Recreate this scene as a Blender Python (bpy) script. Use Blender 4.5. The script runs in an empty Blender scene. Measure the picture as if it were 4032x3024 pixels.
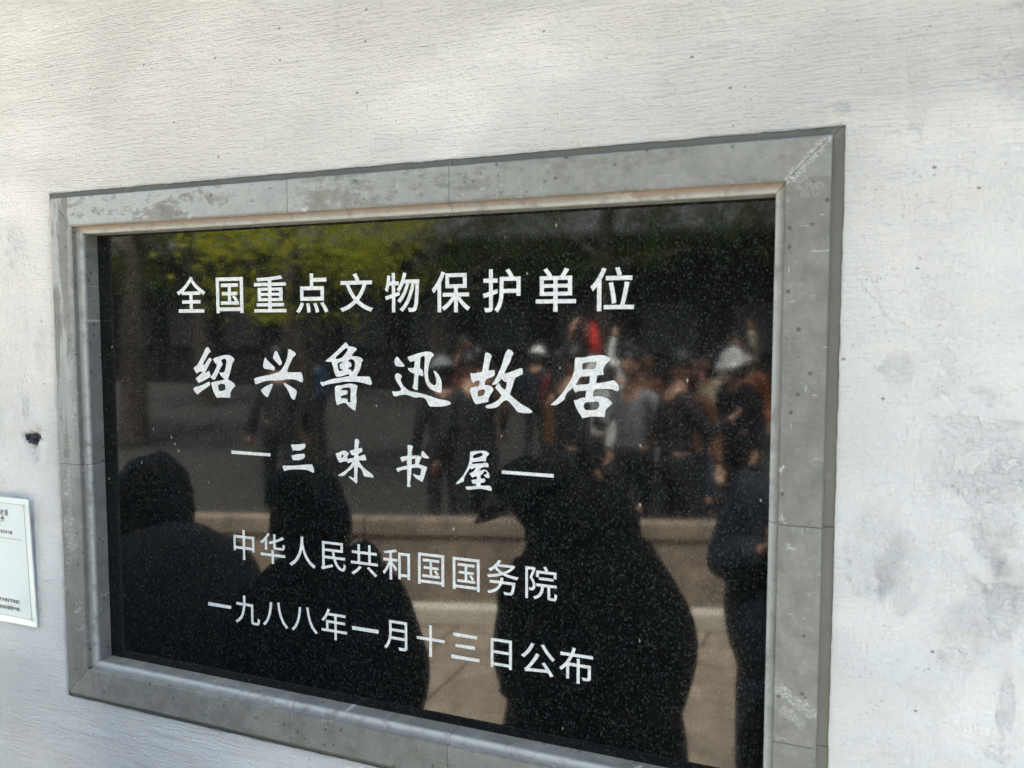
import bpy, bmesh, math, random
import numpy as np
from mathutils import Vector, Matrix, noise as mnoise
rad = math.radians
random.seed(7)
scene = bpy.context.scene
# ---------------------------------------------------------------- camera
# wall frame: X right along the wall, Y into the wall, Z up. (x, y down, z in) -> (x, z, H0 - y)
H0 = 2.0855
def W(x, y, z=0.0):
    return Vector((x, z, H0 - y))
cam_d = bpy.data.cameras.new('camera'); cam = bpy.data.objects.new('camera', cam_d)
scene.collection.objects.link(cam); scene.camera = cam
right = Vector((0.927348633, 0.374198399, 0.000266456))
down = Vector((0.0261362032, -0.0640610832, -0.997603667))
fwd = Vector((-0.373284626, 0.925133361, -0.0691870833))
fwd.normalize(); right = (right - fwd*right.dot(fwd)).normalized(); up = right.cross(fwd)
cam.matrix_world = Matrix(((right.x, up.x, -fwd.x, 1.3197582), (right.y, up.y, -fwd.y, -1.10096327),
                           (right.z, up.z, -fwd.z, H0 - 0.185535), (0, 0, 0, 1)))
cam_d.sensor_width = 36.0; cam_d.lens = 36.0*3202.1166826/4032.0
cam_d.dof.use_dof = True; cam_d.dof.focus_distance = 1.45; cam_d.dof.aperture_fstop = 5.0
cam_d.clip_start = 0.02; cam_d.clip_end = 500
# ---------------------------------------------------------------- sky, sun, exposure
SUN_EL, SUN_AZ = 67.0, 8.0      # azimuth from +Y (behind the wall) towards +X
wd = bpy.data.worlds.new('World'); scene.world = wd; wd.use_nodes = True
nt = wd.node_tree; nt.nodes.clear()
sky = nt.nodes.new('ShaderNodeTexSky'); sky.sky_type = 'NISHITA'; sky.sun_disc = False
sky.sun_elevation = rad(SUN_EL); sky.sun_rotation = rad(SUN_AZ)
sky.air_density = 0.3; sky.dust_density = 8.0; sky.ozone_density = 0.5
bg = nt.nodes.new('ShaderNodeBackground'); bg.inputs['Strength'].default_value = 0.15
wo = nt.nodes.new('ShaderNodeOutputWorld')
nt.links.new(sky.outputs[0], bg.inputs[0]); nt.links.new(bg.outputs[0], wo.inputs[0])
sd = bpy.data.lights.new('sun', 'SUN'); sd.energy = 5.0; sd.angle = rad(0.53); sd.color = (1.0, 0.94, 0.86)
sun = bpy.data.objects.new('sun', sd); scene.collection.objects.link(sun)
to_sun = Vector((math.sin(rad(SUN_AZ))*math.cos(rad(SUN_EL)), math.cos(rad(SUN_AZ))*math.cos(rad(SUN_EL)), math.sin(rad(SUN_EL))))
sun.rotation_euler = to_sun.to_track_quat('Z', 'Y').to_euler(); sun.location = (0, 0, 30)
vs = scene.view_settings
vs.view_transform = 'Standard'; vs.look = 'None'; vs.gamma = 1.0; vs.use_curve_mapping = False
vs.exposure = 3.28
vs.use_white_balance = True; vs.white_balance_temperature = 5950; vs.white_balance_tint = -2
scene.cycles.max_bounces = 6; scene.cycles.diffuse_bounces = 4; scene.cycles.sample_clamp_indirect = 6
scene.cycles.use_denoising = True
COL = scene.collection
TRACED={'shao':[[(270.67,220.63),(274.09,221.96),(277.79,228.07),(276.87,229.78),(273.34,231.87),(268.81,237.75),(260.57,249.53),(260.66,252.27),(263.99,251.87),(267.16,248.05),(273.04,241.11),(276.55,239.83),(279.52,241.7),(279.89,243.74),(275.38,249.28),(268.98,258.99),(263.93,266.99),(267.89,265.87),(272.34,262.69),(274.85,265.73),(276.39,271.86),(274.57,274.3),(259.53,281.2),(249.74,285.24),(246.32,282.21),(242.51,277.46),(248.38,273.18),(254.68,268.9),(259.19,265.02),(255.71,264.2),(250.41,265.2),(245.2,268.42),(242.06,264.68),(238.72,259.22),(239.67,257.13),(245.53,253.57),(250.08,249.01),(259.3,235.13),(267.57,222.37)],[(273.01,282.23),(274.68,284.25),(274.56,288.03),(271.44,290.52),(252.73,301.05),(246.41,305.61),(242.92,304.47),(238.21,299.75),(236.38,296.33),(241.55,292.72),(253.1,289.99),(263.74,285.91)],[(283.4,241.98),(286.93,239.54),(300.77,235.95),(309.36,234.14),(317.86,234.04),(323.73,235.98),(328.7,239.29),(330.54,242.63),(326.34,247.76),(324.05,253.88),(319.41,267.51),(315.31,276.76),(322.42,280.32),(329.07,284.21),(330.83,287.55),(329.33,289.96),(323.68,294.87),(320.54,300.73),(318.58,309.5),(297.64,309.63),(291.15,310.73),(287.36,307.91),(282.42,299.83),(279.26,290.31),(277.91,283.83),(287.32,281.53),(298.57,279.55),(308.91,277.25),(306.38,275.95),(300.54,271.32),(296.01,265.29),(301.58,265.17),(306.3,264.73),(309.4,260.93),(312.25,251.38),(313.3,244.59),(311.28,241.23),(307.46,240.61),(302.28,242.72),(300.67,244.78),(303.39,248.14),(303.71,251.53),(299.24,257.73),(292.91,268.08),(285.7,278.36),(280.55,277.25),(276.73,274.6),(280.79,269.71),(286.19,262.76),(290.29,255.85),(291.77,249.69),(289.61,250.07),(286.67,247.73)],[(292.69,288.92),(296.65,286.08),(304.39,285.4),(308.62,286.79),(309.77,290.84),(309.2,295.62),(302.29,297.87),(296.69,298.72),(294.19,296.06)]],'xing':[[(398.14,236.97),(401.67,241.89),(408.02,247.08),(415.16,252.23),(417.35,254.83),(416.21,258.81),(414.18,259.19),(406.13,257.69),(397.22,256.87),(393.61,254.61),(392.92,249.98),(394.28,244.65),(396.04,239.32)],[(420.23,225.49),(423.0,227.1),(427.6,235.58),(432.19,244.7),(432.12,247.33),(429.26,250.01),(426.48,249.4),(419.39,243.59),(414.67,239.05),(414.35,235.76),(416.49,230.46),(419.0,226.49)],[(446.21,222.59),(448.59,222.24),(454.06,224.79),(459.52,227.34),(461.03,229.92),(460.19,232.53),(456.18,235.84),(451.29,243.09),(446.34,251.67),(443.4,258.93),(443.74,261.68),(458.77,261.56),(471.33,261.3),(473.23,264.19),(475.04,270.65),(475.34,275.2),(473.71,278.17),(469.43,277.3),(462.41,274.87),(454.56,273.42),(442.66,273.9),(430.66,275.64),(418.6,276.46),(404.03,276.95),(394.22,278.53),(384.32,281.78),(376.04,284.2),(374.08,280.37),(373.41,274.36),(382.13,271.49),(398.56,268.45),(412.4,265.83),(422.13,263.31),(429.45,259.21),(434.36,253.86),(439.31,246.55),(443.5,237.33),(445.25,230.11)],[(411.99,282.59),(411.5,286.05),(407.66,294.11),(404.26,300.2),(400.87,305.76),(397.63,305.06),(391.22,299.93),(387.12,294.05),(393.95,289.18),(402.2,285.3),(409.56,282.65)],[(434.93,280.8),(437.34,280.21),(445.61,283.81),(454.23,288.17),(461.24,292.55),(461.55,296.47),(459.83,303.07),(457.34,308.27),(453.79,308.19),(449.92,304.05),(446.11,296.94),(440.74,288.54),(436.85,284.04)]],'lu':[[(561.7,209.75),(564.16,211.86),(568.09,216.37),(572.97,216.71),(580.02,218.53),(582.81,221.14),(579.94,224.2),(575.45,228.03),(572.74,231.85),(577.16,232.55),(585.1,233.2),(591.22,235.37),(594.51,238.87),(591.56,242.54),(590.14,249.35),(586.94,256.97),(583.79,261.58),(582.13,265.79),(594.3,265.74),(605.67,266.01),(608.67,270.08),(610.59,276.06),(608.98,278.96),(604.62,278.85),(595.02,276.46),(583.59,274.86),(570.28,274.66),(555.97,275.32),(545.13,277.36),(529.67,279.68),(519.59,281.88),(515.42,283.92),(511.8,280.92),(510.5,276.7),(517.86,276.28),(526.14,273.61),(538.01,270.63),(550.69,268.57),(561.49,266.64),(567.76,265.35),(567.34,263.46),(564.23,262.61),(558.84,264.56),(548.92,266.92),(545.3,267.39),(541.27,265.57),(538.22,258.73),(536.1,250.33),(533.93,245.0),(533.53,241.94),(527.61,242.65),(521.25,241.52),(526.8,237.06),(536.0,230.8),(544.24,224.21),(551.54,218.04),(557.0,213.43)],[(540.89,235.71),(544.11,232.23),(551.39,227.18),(556.84,222.55),(562.26,219.46),(565.08,220.95),(563.95,224.75),(558.5,230.89),(553.04,235.54),(547.62,237.14),(542.21,237.6)],[(545.23,245.58),(548.42,243.23),(553.83,242.0),(555.15,243.89),(550.18,245.5),(549.24,248.19),(550.04,253.9),(554.52,254.43),(553.59,256.5),(548.18,257.61),(545.99,253.98)],[(565.67,239.92),(569.98,237.72),(575.3,238.1),(578.78,241.99),(578.85,248.8),(576.81,254.9),(572.31,259.17),(570.59,255.03),(565.27,253.99),(567.09,251.29),(571.57,249.69),(572.06,246.65),(569.9,242.89),(566.35,241.8)],[(539.58,284.8),(542.33,282.42),(550.47,281.44),(557.69,280.1),(564.87,278.38),(572.01,278.19),(579.09,279.53),(583.31,281.31),(581.82,286.67),(580.59,297.36),(580.89,307.25),(579.44,314.92),(578.62,322.43),(574.01,321.23),(566.06,316.17),(561.65,311.74),(558.08,310.48),(550.86,311.73),(543.58,314.84),(540.97,308.62),(539.33,298.66),(539.21,290.2)],[(550.8,288.71),(554.0,285.94),(562.98,284.77),(568.34,285.15),(570.07,288.53),(569.74,297.7),(569.3,308.79),(565.73,308.91),(563.06,307.86),(563.99,305.53),(561.79,303.31),(553.71,302.96),(550.11,302.93),(551.53,299.04),(561.91,296.03),(563.93,292.53),(562.9,289.66),(555.74,289.33),(551.23,290.0)]],'xun':[[(658.07,232.39),(660.25,233.64),(664.59,238.38),(671.8,245.94),(671.93,247.21),(670.32,248.2),(663.02,248.01),(656.07,246.98),(653.91,243.04),(653.97,237.9),(655.85,233.7)],[(677.38,232.76),(683.54,230.77),(695.09,226.81),(706.55,224.15),(713.67,223.44),(720.03,224.31),(723.89,227.09),(724.79,229.59),(720.67,233.11),(717.81,238.19),(715.62,246.43),(714.13,254.67),(714.42,264.15),(716.15,269.8),(720.37,274.76),(725.3,276.84),(728.14,274.55),(728.74,270.12),(727.87,263.84),(724.05,254.78),(726.17,253.8),(731.08,257.47),(735.25,263.67),(737.67,269.9),(738.33,276.17),(737.91,287.52),(734.39,287.94),(725.24,285.69),(717.48,281.8),(711.84,275.61),(709.05,267.44),(707.35,257.98),(707.77,249.1),(708.57,238.97),(708.62,232.02),(707.21,230.64),(704.36,230.81),(701.12,233.38),(700.36,239.1),(699.55,249.89),(702.76,251.73),(705.22,256.12),(705.54,260.55),(704.8,263.1),(701.95,261.9),(698.02,260.84),(696.56,264.56),(696.14,270.94),(695.7,280.5),(695.3,284.85),(691.7,284.95),(687.39,282.65),(685.96,280.77),(687.81,276.25),(688.97,267.93),(689.41,258.99),(685.46,257.8),(680.42,254.72),(677.93,250.62),(683.36,250.07),(689.14,249.58),(690.27,244.34),(690.11,238.3),(686.35,239.32),(683.45,240.64),(680.58,238.13)],[(654.44,262.32),(656.67,259.69),(659.98,259.3),(664.35,261.13),(666.51,264.29),(664.64,267.87),(664.97,271.71),(668.56,278.04),(674.34,283.02),(680.11,286.69),(693.11,288.87),(707.43,291.61),(721.63,295.29),(732.21,298.11),(742.74,299.34),(749.72,300.67),(753.19,302.75),(754.22,305.54),(749.68,307.28),(739.17,309.87),(728.6,310.44),(717.26,310.35),(714.44,307.28),(712.33,302.9),(709.51,299.18),(704.53,296.8),(698.79,296.47),(691.59,297.22),(684.38,295.53),(674.96,293.13),(664.0,294.25),(653.69,296.64),(650.4,294.03),(648.47,288.59),(655.25,288.71),(662.61,287.53),(665.55,285.84),(664.13,282.02),(659.79,276.34),(656.18,270.64),(654.4,265.54)]],'gu':[[(813.98,224.68),(817.22,223.86),(821.53,225.91),(824.53,228.83),(822.59,233.79),(820.42,242.38),(818.61,251.78),(823.63,250.89),(828.29,250.47),(829.36,253.41),(828.99,258.03),(825.05,260.75),(817.86,263.56),(814.62,265.62),(813.17,268.3),(811.92,273.97),(819.28,274.1),(824.31,276.28),(827.32,280.16),(825.74,283.18),(822.14,288.58),(818.88,294.65),(818.15,299.65),(809.11,301.62),(798.91,303.98),(796.0,302.75),(793.09,297.5),(789.45,289.6),(786.91,281.65),(789.12,278.92),(796.08,277.06),(802.27,276.22),(804.11,269.86),(803.75,267.08),(799.02,267.33),(795.74,269.07),(793.54,271.13),(790.99,268.86),(789.18,263.57),(788.25,255.92),(793.22,256.48),(800.52,255.33),(807.05,253.87),(808.5,251.85),(810.7,241.23),(812.53,229.98)],[(800.43,285.26),(801.89,282.55),(810.61,280.44),(812.63,282.24),(812.4,286.23),(809.86,289.96),(802.23,291.86),(800.42,289.26)],[(851.37,218.83),(854.89,219.31),(858.75,222.2),(859.94,225.11),(857.0,230.68),(854.19,238.54),(849.96,245.14),(846.78,251.74),(845.01,255.71),(853.48,253.56),(863.32,249.78),(872.39,246.68),(874.82,247.6),(875.32,255.06),(871.01,257.75),(864.72,260.82),(861.92,264.47),(859.82,271.06),(857.71,277.65),(854.19,286.93),(858.42,290.72),(866.85,296.99),(875.24,302.58),(884.29,306.81),(889.83,310.5),(891.08,312.41),(888.46,314.14),(880.83,315.09),(873.16,314.41),(866.86,313.02),(862.65,308.27),(857.01,301.92),(851.37,297.19),(847.83,296.19),(843.57,298.11),(839.3,301.89),(836.44,305.29),(830.72,308.14),(823.54,309.74),(816.33,309.68),(813.44,307.12),(814.89,305.41),(822.11,303.16),(829.3,299.93),(835.74,295.41),(840.38,289.33),(837.89,285.45),(834.32,281.61),(830.76,277.75),(832.19,273.76),(836.12,270.23),(837.9,272.29),(840.03,276.18),(846.77,280.59),(848.54,274.63),(849.39,267.73),(845.71,267.82),(842.17,264.95),(840.89,263.01),(836.48,268.38),(831.48,272.13),(825.75,273.27),(824.89,271.64),(827.91,267.93),(832.21,261.24),(836.49,252.61),(840.76,243.34),(844.31,232.16),(847.85,222.98)]],'ju':[[(959.06,229.38),(971.3,229.21),(980.08,227.46),(989.48,225.91),(998.83,225.6),(1006.15,227.11),(1010.15,229.63),(1011.36,231.87),(1006.89,236.12),(1002.29,242.0),(1000.67,246.56),(1001.39,253.65),(995.06,254.44),(992.38,255.15),(991.08,260.37),(990.46,266.23),(997.82,265.72),(1008.46,263.51),(1017.04,261.81),(1020.36,264.5),(1023.7,269.24),(1024.41,275.01),(1021.8,277.34),(1019.16,276.45),(1013.19,274.69),(1005.23,274.27),(993.88,274.91),(988.51,275.72),(986.53,280.01),(985.56,286.43),(995.3,285.47),(1002.0,286.36),(1008.68,289.06),(1014.7,294.68),(1010.76,299.36),(1004.82,305.42),(1004.2,310.65),(1003.24,315.57),(992.18,315.37),(980.71,316.04),(970.19,318.58),(967.78,315.39),(962.95,308.34),(958.8,300.59),(956.69,292.76),(961.48,291.61),(968.3,288.76),(974.07,287.91),(974.72,282.98),(975.7,277.72),(968.23,278.27),(962.77,279.08),(959.02,280.84),(956.6,277.62),(954.52,273.41),(951.79,276.77),(946.3,281.22),(943.56,285.93),(942.2,291.26),(935.28,296.8),(928.32,300.7),(920.26,300.99),(922.71,298.24),(931.07,290.97),(938.69,282.11),(944.87,273.34),(951.03,263.96),(955.1,254.67),(957.11,246.76),(957.72,234.96)],[(969.01,241.3),(970.01,238.03),(978.12,235.94),(989.55,234.78),(990.9,236.38),(990.6,240.92),(987.95,245.51),(978.19,246.22),(969.38,246.84)],[(966.4,258.02),(972.85,256.89),(980.83,256.19),(980.67,263.23),(978.68,267.84),(968.17,269.1),(958.96,270.0),(962.0,264.34)],[(971.77,299.47),(973.79,295.79),(981.91,294.2),(992.01,293.2),(995.38,295.03),(995.09,300.58),(990.76,305.31),(982.0,306.3),(974.88,306.44),(972.14,303.39)]],'san':[[(448.73,386.38),(456.85,385.86),(466.37,384.63),(474.9,383.18),(476.77,383.67),(478.14,385.96),(476.63,390.39),(472.33,393.0),(467.08,395.48),(460.43,395.86),(455.68,395.54),(452.8,396.5),(450.94,394.21),(449.14,389.54)],[(449.03,405.08),(452.63,404.07),(460.29,402.42),(468.85,401.12),(474.53,400.99),(476.37,403.06),(476.31,405.83),(472.94,409.2),(465.78,411.82),(458.64,412.66),(452.91,413.13),(451.03,411.73),(449.44,407.84)],[(430.06,425.05),(431.53,423.95),(441.66,423.3),(456.05,422.18),(470.34,420.07),(482.16,418.72),(490.38,418.2),(492.44,420.63),(494.21,425.64),(494.83,429.94),(493.62,431.8),(491.75,431.93),(484.3,429.07),(477.73,428.12),(467.8,428.18),(455.9,428.76),(446.32,429.79),(438.59,431.51),(433.48,433.45),(431.39,430.18),(430.1,427.05)]],'wei':[[(539.48,396.03),(544.96,394.41),(551.05,391.48),(557.09,390.61),(561.27,392.18),(565.11,395.56),(562.37,398.29),(561.42,400.93),(561.67,404.0),(567.68,403.12),(574.87,401.14),(575.66,396.22),(571.35,397.5),(569.0,395.33),(566.09,390.36),(570.29,389.09),(575.38,387.26),(576.09,380.05),(577.0,370.53),(578.92,369.66),(582.47,369.99),(585.09,372.66),(584.12,378.08),(583.13,385.03),(589.35,384.17),(590.5,386.41),(591.34,389.42),(588.65,391.62),(583.88,394.2),(583.11,398.6),(586.79,397.61),(591.54,395.79),(595.08,395.33),(596.82,397.27),(598.19,404.33),(592.59,404.78),(584.91,404.89),(584.87,407.71),(589.51,413.57),(597.09,419.72),(604.09,423.86),(609.31,427.07),(612.18,431.47),(610.41,432.2),(603.98,431.78),(596.92,431.76),(592.82,429.74),(592.17,426.2),(588.82,420.27),(584.14,416.47),(581.46,417.16),(580.95,423.36),(580.32,433.68),(580.49,442.42),(578.97,444.33),(576.61,443.22),(570.7,439.0),(565.07,435.26),(564.2,433.51),(566.0,433.23),(570.76,435.12),(574.35,434.87),(574.78,426.34),(574.6,418.64),(574.05,415.33),(569.8,419.98),(562.53,425.62),(558.87,428.97),(555.8,432.28),(550.35,433.8),(544.29,433.85),(543.71,432.6),(547.38,430.27),(555.31,425.59),(562.62,419.94),(568.1,414.42),(571.77,408.53),(566.37,410.15),(563.36,411.22),(561.57,410.2),(561.01,408.17),(553.77,409.4),(546.8,411.23),(545.0,410.2),(541.17,403.7),(539.32,398.11)],[(550.01,399.54),(552.77,397.06),(554.27,397.48),(553.91,400.86),(551.46,403.33),(549.78,402.66)]],'shu':[[(676.37,374.98),(682.24,374.66),(685.68,375.89),(685.66,378.01),(684.3,381.39),(683.94,391.1),(693.76,390.66),(698.51,391.41),(701.39,393.59),(698.98,397.5),(696.28,404.51),(704.17,406.36),(709.42,407.67),(711.92,409.15),(709.9,412.81),(708.28,418.57),(706.13,424.37),(702.91,432.15),(701.06,432.75),(696.59,430.24),(691.84,428.2),(688.15,424.67),(685.79,421.28),(687.65,420.91),(691.89,422.52),(698.24,422.79),(699.85,419.14),(700.86,412.47),(698.87,410.95),(693.58,410.35),(687.21,411.0),(682.95,412.23),(682.35,418.9),(681.46,428.46),(680.32,435.67),(680.96,441.8),(678.92,442.91),(676.24,442.87),(674.65,441.79),(675.24,436.03),(675.06,426.53),(674.92,414.41),(666.86,415.66),(661.45,417.93),(658.46,419.94),(656.59,417.77),(654.57,414.08),(660.43,412.27),(668.53,409.6),(675.51,407.96),(674.91,403.73),(674.8,399.47),(671.31,399.92),(667.53,402.29),(665.92,402.39),(663.8,399.19),(662.22,395.72),(668.16,393.7),(675.67,392.06),(676.55,383.72)],[(683.61,397.98),(685.75,396.43),(690.27,395.91),(689.96,400.89),(689.39,405.18),(683.27,405.81)],[(703.06,382.58),(704.89,383.04),(709.57,387.93),(715.03,392.3),(714.5,393.74),(710.57,394.44),(705.86,393.56),(701.67,391.22),(701.61,385.11)]],'wu':[[(787.75,379.87),(790.36,378.42),(798.87,377.06),(810.14,375.98),(814.81,376.79),(819.0,379.35),(819.55,381.25),(817.12,383.76),(814.79,386.92),(814.07,392.14),(811.97,392.92),(807.28,392.65),(800.23,393.87),(791.25,395.3),(789.91,398.42),(798.81,397.21),(807.28,396.24),(811.96,395.08),(816.17,394.6),(818.03,396.64),(818.73,399.61),(817.56,401.63),(812.88,401.5),(807.26,402.95),(804.43,405.73),(803.49,407.96),(806.31,407.34),(810.53,405.76),(814.28,406.38),(818.01,409.59),(820.1,413.33),(820.32,417.2),(818.92,418.38),(815.19,417.99),(812.38,416.46),(810.51,414.2),(814.26,412.86),(816.04,410.58),(815.21,408.69),(812.87,408.12),(810.52,409.66),(808.64,412.38),(805.35,415.21),(804.87,418.71),(806.27,420.35),(811.91,419.74),(813.07,422.04),(812.83,424.43),(810.02,426.15),(805.79,427.33),(804.6,429.15),(805.78,431.24),(812.82,430.94),(820.3,430.38),(822.16,431.76),(823.56,434.25),(823.55,437.93),(819.82,437.99),(812.81,436.79),(805.76,436.45),(796.32,437.38),(789.2,438.79),(782.53,439.51),(780.15,437.94),(779.3,434.94),(784.46,434.34),(791.6,433.15),(796.81,432.33),(797.29,428.81),(792.08,429.41),(790.43,426.69),(789.49,423.71),(794.0,422.74),(798.26,421.78),(798.98,419.12),(798.28,416.65),(795.44,417.63),(790.93,419.6),(788.33,416.38),(786.06,413.26),(791.2,410.96),(794.52,408.12),(797.61,403.36),(793.59,404.71),(789.55,406.71),(787.66,404.01),(784.56,408.79),(781.2,413.37),(776.87,421.54),(776.38,425.3),(774.93,427.37),(770.13,429.47),(765.31,431.58),(761.93,432.04),(764.35,429.01),(769.19,423.83),(774.01,418.68),(778.83,411.35),(782.67,404.11),(785.07,397.86),(786.52,391.24),(787.26,383.81)],[(792.23,385.68),(795.55,382.88),(802.62,380.3),(806.85,379.63),(808.72,380.81),(808.71,382.97),(806.36,385.27),(801.19,387.31),(792.69,389.34)]]}
BARS=[[(319.21, 403.74), (404.46, 404.12), (404.18, 409.46), (319.7, 409.69)], [(841.01, 405.03), (925.35, 405.09), (925.51, 410.43), (841.11, 410.16)]]
YI=[[(258.36, 687.0), (310.39, 687.93), (309.81, 693.44), (257.51, 693.47)], [(566.53, 688.85), (618.18, 688.66), (617.56, 695.02), (566.44, 694.91)]]
THREE=[[(756.97, 672.88), (798.63, 673.16), (798.13, 678.44), (756.62, 677.91)], [(760.64, 690.89), (794.9, 690.56), (794.4, 696.02), (760.12, 695.8)], [(752.85, 709.3), (802.51, 709.86), (802.5, 714.79), (752.81, 715.37)]]
BOXES=[('全', 203.76, 269.82, 94.41, 158.99), ('国', 293.76, 353.16, 97.7, 160.21), ('重', 376.5, 443.89, 96.88, 159.49), ('点', 463.82, 528.45, 95.42, 161.32), ('文', 551.82, 614.55, 96.94, 160.05), ('物', 636.96, 699.73, 98.08, 161.23), ('保', 721.61, 788.39, 98.27, 161.81), ('护', 809.51, 871.74, 96.85, 162.96), ('单', 896.01, 958.87, 97.73, 162.1), ('位', 980.74, 1045.48, 98.65, 161.73), ('中', 319.43, 365.21, 545.43, 599.69), ('华', 377.94, 431.59, 545.95, 599.89), ('人', 440.5, 494.86, 545.43, 598.85), ('民', 505.79, 555.64, 548.41, 598.07), ('共', 565.89, 618.07, 546.86, 599.48), ('和', 627.58, 678.77, 548.22, 599.78), ('国', 693.54, 740.83, 548.92, 600.55), ('国', 756.11, 803.17, 549.28, 601.32), ('务', 815.6, 869.01, 546.29, 600.65), ('院', 880.11, 931.57, 548.0, 600.54), ('九', 319.43, 373.73, 664.92, 716.79), ('八', 380.87, 435.17, 668.15, 713.59), ('八', 442.53, 496.64, 668.83, 713.91), ('年', 504.88, 556.09, 665.31, 718.44), ('月', 628.77, 672.42, 668.33, 717.94), ('十', 690.37, 741.1, 667.05, 719.3), ('日', 821.89, 857.75, 671.76, 718.84), ('公', 873.26, 928.74, 669.58, 719.58), ('布', 935.57, 988.61, 667.45, 722.01)]
# ---------------------------------------------------------------- helpers
def link(name, me, mat=None, parent=None, label=None, cat=None, group=None, kind=None):
    o = bpy.data.objects.new(name, me); COL.objects.link(o)
    if mat is not None and me is not None and len(me.materials) == 0: me.materials.append(mat)
    if parent is not None: o.parent = parent
    return tag(o, label, cat, group, kind)
def tag(o, label=None, cat=None, group=None, kind=None):
    for k, v in (('label', label), ('category', cat), ('group', group), ('kind', kind)):
        if v: o[k] = v
    return o
def mesh(name, verts, faces, smooth=False):
    me = bpy.data.meshes.new(name); me.from_pydata([tuple(v) for v in verts], [], faces); me.update()
    if smooth: me.polygons.foreach_set('use_smooth', [True]*len(me.polygons))
    return me
def bm_mesh(name, bm, smooth=False):
    me = bpy.data.meshes.new(name); bm.to_mesh(me); bm.free()
    if smooth: me.polygons.foreach_set('use_smooth', [True]*len(me.polygons))
    return me
def add_box(bm, c, s, rz=0.0, bevel=0.0):
    m = Matrix.Translation(c) @ Matrix.Rotation(rz, 4, 'Z') @ Matrix.Diagonal((s[0], s[1], s[2], 1))
    r = bmesh.ops.create_cube(bm, size=1.0, matrix=m)
    if bevel > 0:
        es = list({e for v in r['verts'] for e in v.link_edges})
        bmesh.ops.bevel(bm, geom=es, offset=bevel, segments=2, affect='EDGES', profile=0.5)
def box_mesh(name, c, s, rz=0.0, bevel=0.0):
    bm = bmesh.new(); add_box(bm, c, s, rz, bevel); return bm_mesh(name, bm)

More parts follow.
